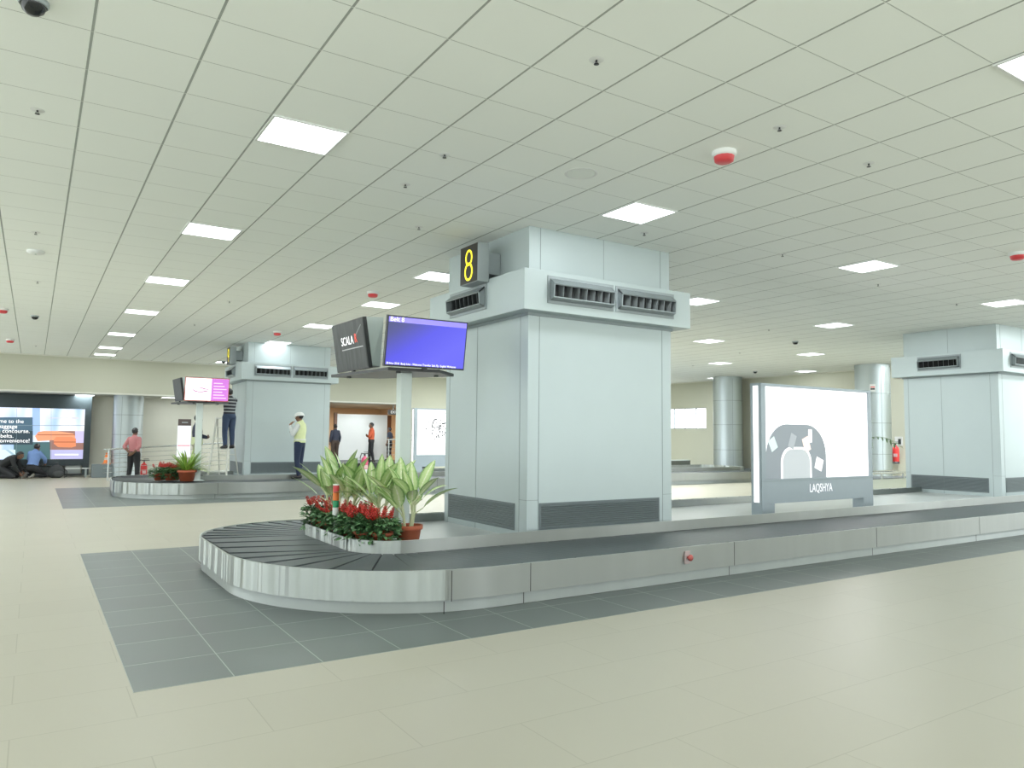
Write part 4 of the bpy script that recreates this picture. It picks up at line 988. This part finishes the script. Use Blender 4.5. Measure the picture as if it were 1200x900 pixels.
def person(label, loc, rz, J, hgt=1., clothes=(), hat=None, group=None, voxel=.011, look=None, hair=True, extra=None):
    t = thing('person', label, 'person', loc, rz, group); t.scale = (hgt,)*3
    V = {k: Vector(v) for k, v in J.items()}
    g = Fig()
    hipR, hipL, shR, shL = V['hipR'], V['hipL'], V['shR'], V['shL']
    Rh = (hipL-hipR).normalized(); Rs = (shL-shR).normalized()
    sp = [V['pelvis'], V['waist'], V['chest'], (shL+shR)/2, V['neck']]
    def fr(p, q, R): u = (q-p).normalized(); R = (R-u*R.dot(u)).normalized(); return R, R.cross(u)*-1
    rings = []
    data = [(sp[0]-(sp[1]-sp[0]).normalized()*.10, 0, .115,.10), (sp[0]-(sp[1]-sp[0]).normalized()*.05, 0, .155,.118), (sp[0], .1, .165,.122), (sp[1], .4, .148,.112), (sp[2], .75, .172,.122), (sp[3]-(sp[3]-sp[2]).normalized()*.03, 1, .175,.108), (sp[3]+(sp[4]-sp[3])*.45, 1, .115,.085), (sp[4], 1, .062,.06)]
    pts = [d[0] for d in data]
    for i, (c, a, rx, ry) in enumerate(data):
        R = Rh.lerp(Rs, a).normalized(); p = pts[max(0,i-1)]; q = pts[min(len(pts)-1,i+1)]
        R, F = fr(p, q, R); rings.append((c, R, F, rx, ry))
    g.loft(rings)
    g.bones += [('pelvis', sp[0]-(sp[1]-sp[0])*.6, sp[0].lerp(sp[1],.45), .15), ('chest', sp[0].lerp(sp[1],.6), sp[2], .15), ('chest', sp[2], sp[3], .15), ('chest', shL*.85+shR*.15, shR*.85+shL*.15, .08)]
    hc = V['head']; up = (hc-V['neck']).normalized()
    f = Vector(look) if look else Vector((0,-1,0)); f = (f-up*f.dot(up)).normalized(); rt = f.cross(up)
    up = (Vector((0,0,1))*.7+up*.3).normalized(); f = (f-up*f.dot(up)).normalized(); rt = f.cross(up)
    g.limb('neck', [sp[4]-up*.04, hc-up*.06-f*.015], [.058,.054])
    HM = Matrix((rt, f, up)).transposed()
    def H(x, y, z): return hc+rt*x+f*y+up*z
    for c, r in ((H(0,-.012,.03),(.076,.096,.092)), (H(0,.018,-.03),(.064,.076,.085)), (H(0,.035,-.075),(.042,.05,.042)), (H(0,.098,-.022),(.014,.02,.026)), (H(.078,-.01,-.01),(.012,.022,.034)), (H(-.078,-.01,-.01),(.012,.022,.034)), (H(0,.082,.02),(.058,.02,.016))):
        g.mb.ell(c, r, 16, 10, HM)
    g.bones.append(('head', H(0,0,-.07), H(0,0,.04), .085))
    for sd in 'LR':
        sh, el, wr = V['sh'+sd], V['el'+sd], V['wr'+sd]; sh = sh.lerp(V['chest'], .09)
        g.limb('uarm', [sh, sh.lerp(el,.5), el], [.054,.049,.042]); g.limb('farm', [el, el.lerp(wr,.35), wr], [.042,.041,.029])
        hd = V.get('hd'+sd); d = ((hd-wr) if hd else (wr-el)).normalized()
        inw = (V['chest']-wr); inw = (inw-d*inw.dot(d)).normalized(); sw = d.cross(inw)
        palm = wr+d*.05
        g.limb('hand', [wr, palm, wr+d*.088], [.028,.030,.028]); g.mb.ell(palm, (.02,.02,.02))
        for k, (o, L) in enumerate(((-.030,.066),(-.010,.076),(.010,.070),(.029,.055))):
            b0 = wr+d*.085+sw*o; b1 = b0+d*L*.5+inw*.008; b2 = b1+d*L*.4+inw*.022
            g.limb('hand', [b0, b1, b2], [.0105,.0095,.008], 7)
        tb = wr+d*.03-sw*.026; g.limb('hand', [tb, tb+d*.03-sw*.024+inw*.008, tb+d*.06-sw*.03+inw*.022], [.013,.011,.009], 7)
        hp, kn, an = V['hip'+sd], V['kn'+sd], V['an'+sd]
        g.limb('thigh', [hp, hp.lerp(kn,.5), kn], [.098,.080,.060]); g.limb('shin', [kn, kn.lerp(an,.3), an], [.060,.057,.040])
        to = V['to'+sd]; fd = (to-an); he = an-Vector((fd.x,fd.y,0)).normalized()*.045+Vector((0,0,-.03)) if 'he'+sd not in V else V['he'+sd]
        g.limb('foot', [he, an.lerp(to,.45)+Vector((0,0,-.012)), to], [.040,.042,.034]); g.limb('foot', [an, he], [.042,.038])
    body = g.mb.build('body', SKIN, t)
    rm = body.modifiers.new('fuse', 'REMESH'); rm.mode = 'VOXEL'; rm.voxel_size = voxel; rm.use_smooth_shade = True
    sm_ = body.modifiers.new('smooth', 'SMOOTH'); sm_.factor = .5; sm_.iterations = 3
    dg = bpy.context.evaluated_depsgraph_get(); me = bpy.data.meshes.new_from_object(body.evaluated_get(dg)); body.modifiers.clear(); old = body.data; body.data = me; bpy.data.meshes.remove(old)
    me.materials.clear(); me.materials.append(SKIN)
    vco = [v.co.copy() for v in me.vertices]; nrm = [v.normal.copy() for v in me.vertices]
    vt = []
    for p in vco:
        best = None; bd = 9
        for bn in g.bones:
            tg, a, b, r = bn[:4]; ab = b-a; k = max(0, min(1, (p-a).dot(ab)/max(ab.length_squared,1e-9))); dd = (p-a-ab*k).length/r
            if tg in ('hand','foot'): dd *= 1.0
            if dd < bd: bd = dd; best = (tg, bn[4]+(bn[5]-bn[4])*k if len(bn) > 4 else k)
        vt.append(best)
    def shell(name, m, pred, off, par=t, lab=None):
        ids = {}; vs = []; fs = []
        for pl in me.polygons:
            if all(pred(vt[i], vco[i]) for i in pl.vertices):
                ff = []
                for i in pl.vertices:
                    if i not in ids: ids[i] = len(vs); vs.append(vco[i]+nrm[i]*off)
                    ff.append(ids[i])
                fs.append(ff)
        if not fs: return None
        mm = MB(); mm.add(vs, fs, True); o = mm.build(name, m, par, fixn=False)
        sdm = o.modifiers.new('thickness', 'SOLIDIFY'); sdm.thickness = .006; sdm.offset = -1
        if lab: o['label'] = lab
        return o
    for name, m, pred, off in clothes: shell(name, m, pred, off)
    if hair:
        def hp_(tg, p):
            if tg[0] != 'head' and tg[0] != 'neck': return False
            q = p-hc; x, y, z = q.dot(rt), q.dot(f), q.dot(up)
            return z > .045+.25*max(0,y) or (y < .01 and z > -.055 and abs(x) < .085 and z > -.055+.6*(y+.06))
        shell('hair', HAIR, hp_, .012)
    for sx in (-.03, .03):
        e = MB(); e.ell(H(sx,.083,.0), (.012,.009,.009), 10, 6, HM); eo = e.build('eye', EYEW, t); e = MB(); e.ell(H(sx,.091,.0), (.006,.004,.006), 8, 6, HM); e.build('pupil', HAIR, eo)
        e = MB(); e.box(-.016,0,-.003,.016,.006,.003, M=Matrix.Translation(H(sx,.092,.022)) @ HM.to_4x4()); e.build('eyebrow', HAIR, t)
    e = MB(); e.ell(H(0,.089,-.062), (.022,.006,.006), 10, 6, HM); e.build('mouth', LIP, t)
    if hat: hat(t, H, HM)
    if extra: extra(t, V, shell)
    return t
def std(**k):
    J = dict(pelvis=(0,0,.95), waist=(0,.0,1.08), chest=(0,.005,1.26), neck=(0,.015,1.47), head=(0,-.012,1.61),
             shL=(.175,.01,1.405), elL=(.225,.03,1.13), wrL=(.225,-.04,.90), shR=(-.175,.01,1.405), elR=(-.225,.03,1.13), wrR=(-.225,-.04,.90),
             hipL=(.088,0,.90), knL=(.10,-.015,.50), anL=(.105,.02,.085), toL=(.125,-.145,.036), hipR=(-.088,0,.90), knR=(-.10,-.015,.50), anR=(-.105,.02,.085), toR=(-.125,-.145,.036))
    J.update(k); return J
arm_tags = ('uarm','farm')
def long_shirt(tg, p): return tg[0] in ('chest','uarm') or (tg[0] == 'farm' and tg[1] < .93) or (tg[0] == 'pelvis' and tg[1] > .55)
def short_shirt(tg, p): return tg[0] == 'chest' or (tg[0] == 'uarm' and tg[1] < .75) or (tg[0] == 'pelvis' and tg[1] > .55)
def rolled_shirt(tg, p): return tg[0] in ('chest','uarm') or (tg[0] == 'farm' and tg[1] < .55) or (tg[0] == 'pelvis' and tg[1] > .5)
def trousers(tg, p): return tg[0] == 'thigh' or tg[0] == 'shin' or (tg[0] == 'pelvis' and tg[1] < .98)
def shoes(tg, p): return tg[0] == 'foot'
def vest(tg, p): return tg[0] == 'chest' or (tg[0] == 'pelvis' and tg[1] > .45)
def face_dir(dx, dy): return math.atan2(dx, -dy)       # turn so that the figure's front (-y) points along (dx, dy)
IR = (.84,-.54); IA = (.54,.84)                        # picture right / away from the camera, on the floor plane
def idir(r, a): x = IR[0]*r+IA[0]*a; y = IR[1]*r+IA[1]*a; return face_dir(x, y)
DKT = cloth('trousers_black', (.014,.015,.018)); NAVY = cloth('trousers_navy', (.012,.022,.055))

# man in the pink shirt, seen from behind, hands clasped at his back
q = atZ(155.5, 566.5, 0)
Jp = std(elL=(.25,.13,1.15), wrL=(.07,.185,.985), hdL=(-.05,.19,.93), elR=(-.25,.13,1.15), wrR=(-.05,.17,.92), hdR=(.06,.19,.86),
         knL=(.12,-.01,.50), anL=(.15,.02,.085), toL=(.19,-.14,.036), knR=(-.12,-.01,.50), anR=(-.15,.02,.085), toR=(-.19,-.14,.036))
person('man in pink shirt and black trousers standing with hands clasped behind his back', (q.x,q.y,0), idir(.1,1.), Jp, 1.015,
       [('trousers', DKT, trousers, .016), ('shirt', cloth('shirt_pink', (.50,.20,.21)), rolled_shirt, .014), ('shoes', SHOE, shoes, .006)])
# man with white hard hat on the far carousel, side view, hand to his face
q = atZ(350, 561, .395)
def hardhat(t, H, HM):
    m = MB(); ch = H(0,-.008,.028)
    rows = []
    n = 24; vs = []
    for j in range(8):
        a = PI/2*j/7
        for i in range(n):
            b = 2*PI*i/n; vs.append(ch+HM @ Vector((.112*math.cos(a)*math.cos(b), .132*math.cos(a)*math.sin(b), .108*math.sin(a))))
    m.add(vs, [(j*n+i, j*n+(i+1)%n, (j+1)*n+(i+1)%n, (j+1)*n+i) for j in range(7) for i in range(n)], True)
    h = m.build('hard_hat', WHITE, t)
    b = MB(); pr = []
    for k in range(13): a = PI*k/12; pr.append((.125*math.cos(a), .08+.125*math.sin(a)))
    pts = [ch+HM @ Vector((x,y,-.004)) for x,y in pr]+[ch+HM @ Vector((x*.9,.05,.0)) for x in (-.12,.12)]
    lo = [p-HM @ Vector((0,0,.008)) for p in pts]; k_ = len(pts)
    b.add(pts+lo, [tuple(range(k_)), tuple(range(k_,2*k_))[::-1]]+[(i,(i+1)%k_,k_+(i+1)%k_,k_+i) for i in range(k_)], False); b.build('brim', WHITE, h)
Jh = std(elL=(.21,-.10,1.15), wrL=(.10,-.235,1.40), hdL=(.045,-.16,1.50), elR=(-.22,-.03,1.13), wrR=(-.02,-.23,1.19), hdR=(.09,-.23,1.23), head=(0,-.035,1.605),
         knL=(.075,-.03,.50), anL=(.07,.03,.085), toL=(.08,-.14,.036), knR=(-.075,.0,.50), anR=(-.07,-.03,.085), toR=(-.08,-.20,.036))
def hv(t, V, shell):
    shell('vest_band', mat('hivis_silver', (.7,.72,.66), .4, noise=.05), lambda tg, p: vest(tg, p) and (.985 < p.z < 1.035), .034)
person('man in white hard hat, hi-vis vest and dark trousers standing on the far carousel', (q.x,q.y,.395), idir(-1.,.12), Jh, 1.05,
       [('trousers', NAVY, trousers, .016), ('shirt', cloth('shirt_white', (.60,.63,.62)), long_shirt, .014), ('vest', cloth('vest_yellow', (.64,.70,.40)), vest, .026), ('shoes', SHOE, shoes, .008)], hat=hardhat, extra=hv, hair=True)
# stepladder with the man working at the far display
LD = 19.9
la = atD(243.5, 555, LD); lb_ = atD(265, 555, LD)
ld = thing('stepladder', 'white stepladder on the far carousel under the man in the striped shirt', 'stepladder', (la.x,la.y,DZ), math.atan2(lb_.y-la.y, lb_.x-la.x))
LW = (lb_-la).to_2d().length; LH = 1.62
LM = mat('ladder_white', (.66,.67,.62), .4, .2, noise=.05)
for x, s_ in ((0,.06),(LW,-.06)): MB().tube([(x,0,0),(x+s_,.30,LH)], .027, 8).build('front_rail', LM, ld)
for x, s_ in ((-.02,.08),(LW+.02,-.08)): MB().tube([(x,.85,0),(x+s_,.36,LH)], .017, 8).build('rear_rail', LM, ld)
for k in range(5):
    z = .18+k*.30; a = z/LH; MB().box(.06*a,.30*a-.04,z-.015,LW-.06*a,.30*a+.05,z+.015).build('tread', LM, ld)
MB().box(.04,.25,LH-.02,LW-.04,.42,LH+.02).build('top_cap', LM, ld)
MB().tube([(0,.85*.62+.16,.62),(LW,.85*.62+.16,.62)], .012, 6).build('rear_brace', LM, ld)
STEPZ = DZ+.18+2*.30+.015
mid = (la+lb_)/2
Jl = std(elL=(.28,-.20,1.30), wrL=(.20,-.44,1.33), hdL=(.17,-.55,1.35), elR=(-.26,-.20,1.32), wrR=(-.16,-.44,1.37), hdR=(-.14,-.55,1.40), head=(0,-.04,1.60),
         knL=(.11,-.02,.50), anL=(.12,.04,.085), toL=(.13,-.12,.036), knR=(-.10,-.0,.50), anR=(-.11,.02,.085), toR=(-.12,-.14,.036))
def stripes(n, c1, c2):
    m = bpy.data.materials.new(n); m.use_nodes = True; nn = m.node_tree.nodes; l = m.node_tree.links; b = nn['Principled BSDF']; b.inputs['Roughness'].default_value = .8
    tc = nn.new('ShaderNodeTexCoord'); w_ = nn.new('ShaderNodeTexWave'); w_.bands_direction = 'Z'; w_.inputs['Scale'].default_value = 3.4; w_.inputs['Distortion'].default_value = .6; w_.inputs['Detail'].default_value = 1
    l.new(tc.outputs['Object'], w_.inputs['Vector']); r = nn.new('ShaderNodeValToRGB'); r.color_ramp.interpolation = 'CONSTANT'; e = r.color_ramp.elements; e[0].color = (*c1,1); e[1].position = .70; e[1].color = (*c2,1)
    l.new(w_.outputs['Fac'], r.inputs[0]); l.new(r.outputs[0], b.inputs['Base Color']); return m
px_ = ld.matrix_basis @ Vector((LW*.93,.30*.78/LH+.02,0))
person('man in dark striped shirt and jeans standing on the white stepladder', (px_.x,px_.y,STEPZ), idir(-.75,.6), Jl, .95,
       [('jeans', cloth('jeans', (.03,.05,.10)), trousers, .017), ('shirt', stripes('shirt_striped', (.018,.02,.028), (.30,.32,.33)), long_shirt, .016), ('shoes', SHOE, shoes, .008)])
# man behind the far display pole
q = atD(229.5, 556, 20.2)
Jb = std(elL=(.27,-.06,1.15), wrL=(.15,-.25,1.12), hdL=(.05,-.30,1.13), elR=(-.27,-.06,1.15), wrR=(-.15,-.24,1.10), hdR=(-.05,-.30,1.12))
person('man in dark top and yellow vest half hidden by the far display pole', (q.x,q.y,DZ), idir(.55,.3), Jb, .99,
       [('trousers', cloth('trousers_khaki', (.30,.29,.22)), trousers, .016), ('shirt', cloth('shirt_darkblue', (.03,.035,.06)), long_shirt, .014), ('vest', cloth('vest_pale', (.60,.66,.40)), lambda tg, p: (tg[0] == 'pelvis' and tg[1] > .2) or (tg[0] == 'chest' and p.z < 1.12), .028), ('shoes', SHOE, shoes, .006)])
# man in the orange shirt with crossed arms on the platform
q = atY(434.5, 541, 28.4)
Jo = std(elL=(.23,-.10,1.13), wrL=(-.03,-.22,1.17), hdL=(-.12,-.20,1.19), elR=(-.23,-.08,1.12), wrR=(.04,-.20,1.13), hdR=(.13,-.19,1.15),
         knL=(.10,.02,.50), anL=(.10,.10,.085), toL=(.12,-.06,.036), knR=(-.11,-.05,.50), anR=(-.12,-.06,.085), toR=(-.14,-.23,.036))
person('man in orange shirt with crossed arms standing on the black platform', (q.x,28.4,PLZ), idir(-1.,-.25), Jo, .925,
       [('trousers', DKT, trousers, .014), ('shirt', cloth('shirt_orange', (.50,.09,.035)), rolled_shirt, .013), ('shoes', SHOE, shoes, .006)], voxel=.012)
q = atY(392, 541, 28.9)
person('person in dark clothes at the left edge of the warm doorway', (q.x,28.9,PLZ), idir(-.6,.8), std(), .88,
       [('trousers', cloth('trousers_brown', (.06,.04,.03)), trousers, .016), ('shirt', cloth('shirt_slate', (.03,.035,.06)), long_shirt, .015), ('shoes', SHOE, shoes, .006)], voxel=.013)
q = atY(456, 541, 30.2)
person('person in dark shirt standing in the warm doorway behind the railing', (q.x,30.2,PLZ), idir(-.9,.3), std(), .83,
       [('trousers', DKT, trousers, .016), ('shirt', cloth('shirt_bluegrey', (.04,.05,.075)), short_shirt, .015), ('shoes', SHOE, shoes, .006)], voxel=.013)
# man in light blue shirt kneeling on the floor, back to the camera
q = atZ(38, 560.5, 0)
kneel = dict(pelvis=(0,.05,.36), waist=(0,.0,.50), chest=(0,-.05,.69), neck=(0,-.09,.89), head=(0,-.15,1.0),
     shL=(.175,-.06,.83), elL=(.27,-.16,.62), wrL=(.20,-.36,.50), shR=(-.175,-.06,.83), elR=(-.25,-.20,.62), wrR=(-.14,-.38,.48),
     hipL=(.09,.05,.33), knL=(.18,-.34,.09), anL=(.14,.12,.09), toL=(.12,.30,.045), heL=(.14,.14,.12), hipR=(-.09,.05,.33), knR=(-.17,-.34,.09), anR=(-.12,.12,.09), toR=(-.10,.30,.045), heR=(-.12,.14,.12))
person('man in light blue shirt kneeling on the floor before the video wall', (q.x,q.y,0), idir(.05,1.), kneel, 1.06,
       [('trousers', DKT, trousers, .018), ('shirt', cloth('shirt_blue', (.16,.26,.52)), long_shirt, .018), ('shoes', cloth('shoe_grey', (.16,.15,.13)), shoes, .008)], voxel=.012)
q = atZ(3, 560.8, 0)
crouch = dict(kneel); crouch.update(chest=(0,-.18,.58), waist=(0,-.03,.47), neck=(0,-.36,.70), head=(0,-.47,.74), shL=(.17,-.31,.66), elL=(.22,-.40,.40), wrL=(.16,-.52,.20), shR=(-.17,-.31,.66), elR=(-.22,-.40,.40), wrR=(-.14,-.54,.18))
person('person in black clothes crouching low at the left edge by the video wall', (q.x,q.y,0), idir(1.,.25), crouch, 1.06,
       [('trousers', DKT, trousers, .02), ('shirt', cloth('shirt_charcoal', (.010,.011,.012)), long_shirt, .02), ('shoes', SHOE, shoes, .008)], voxel=.012)
# dark backpack on the floor
q = atZ(65.5, 560, 0)
bk = thing('backpack', 'dark backpack slumped on the floor right of the kneeling man', 'backpack', (q.x,q.y,0), .3)
m = MB(); m.ell((0,0,.22), (.27,.17,.24), 20, 14); bb = m.build('bag', cloth('bag_dark', (.025,.028,.03)), bk)
for v in bb.data.vertices: v.co.z = max(v.co.z, .005); v.co.x *= 1.12-.7*max(0,v.co.z-.1)
MB().ell((.02,-.14,.15), (.18,.07,.12), 16, 10).build('front_pocket', cloth('bag_dark2', (.045,.048,.05)), bk)
MB().tube([(-.04,0,.44),(-.03,0,.52),(.04,0,.52),(.05,0,.44)], .013, 7).build('handle', BLACK, bk)
MB().tube([(.2,-.05,.35),(.31,-.10,.22),(.30,-.12,.06),(.22,-.12,.02)], .017, 7).build('strap', BLACK, bk)
q = atZ(29, 559.5, 0)
tb_ = thing('tool_pouch', 'small grey pouch on the floor between the two crouching people', 'bag', (q.x,q.y-.15,0)); MB().ell((0,0,.09), (.15,.09,.10), 16, 10).build('pouch', cloth('pouch_grey', (.25,.25,.23)), tb_); MB().tube([(-.05,0,.17),(0,0,.23),(.05,0,.17)], .008, 6).build('handle', BLACK, tb_)

# ------------------------------------------------------------------ colour management
S.view_settings.view_transform = 'Standard'
S.view_settings.exposure = 0.30
S.cycles.max_bounces = 8
S.cycles.sample_clamp_indirect = 2.5
S.cycles.sample_clamp_direct = 4.0
S.cycles.caustics_reflective = False
S.cycles.caustics_refractive = False
S.cycles.blur_glossy = 1.0
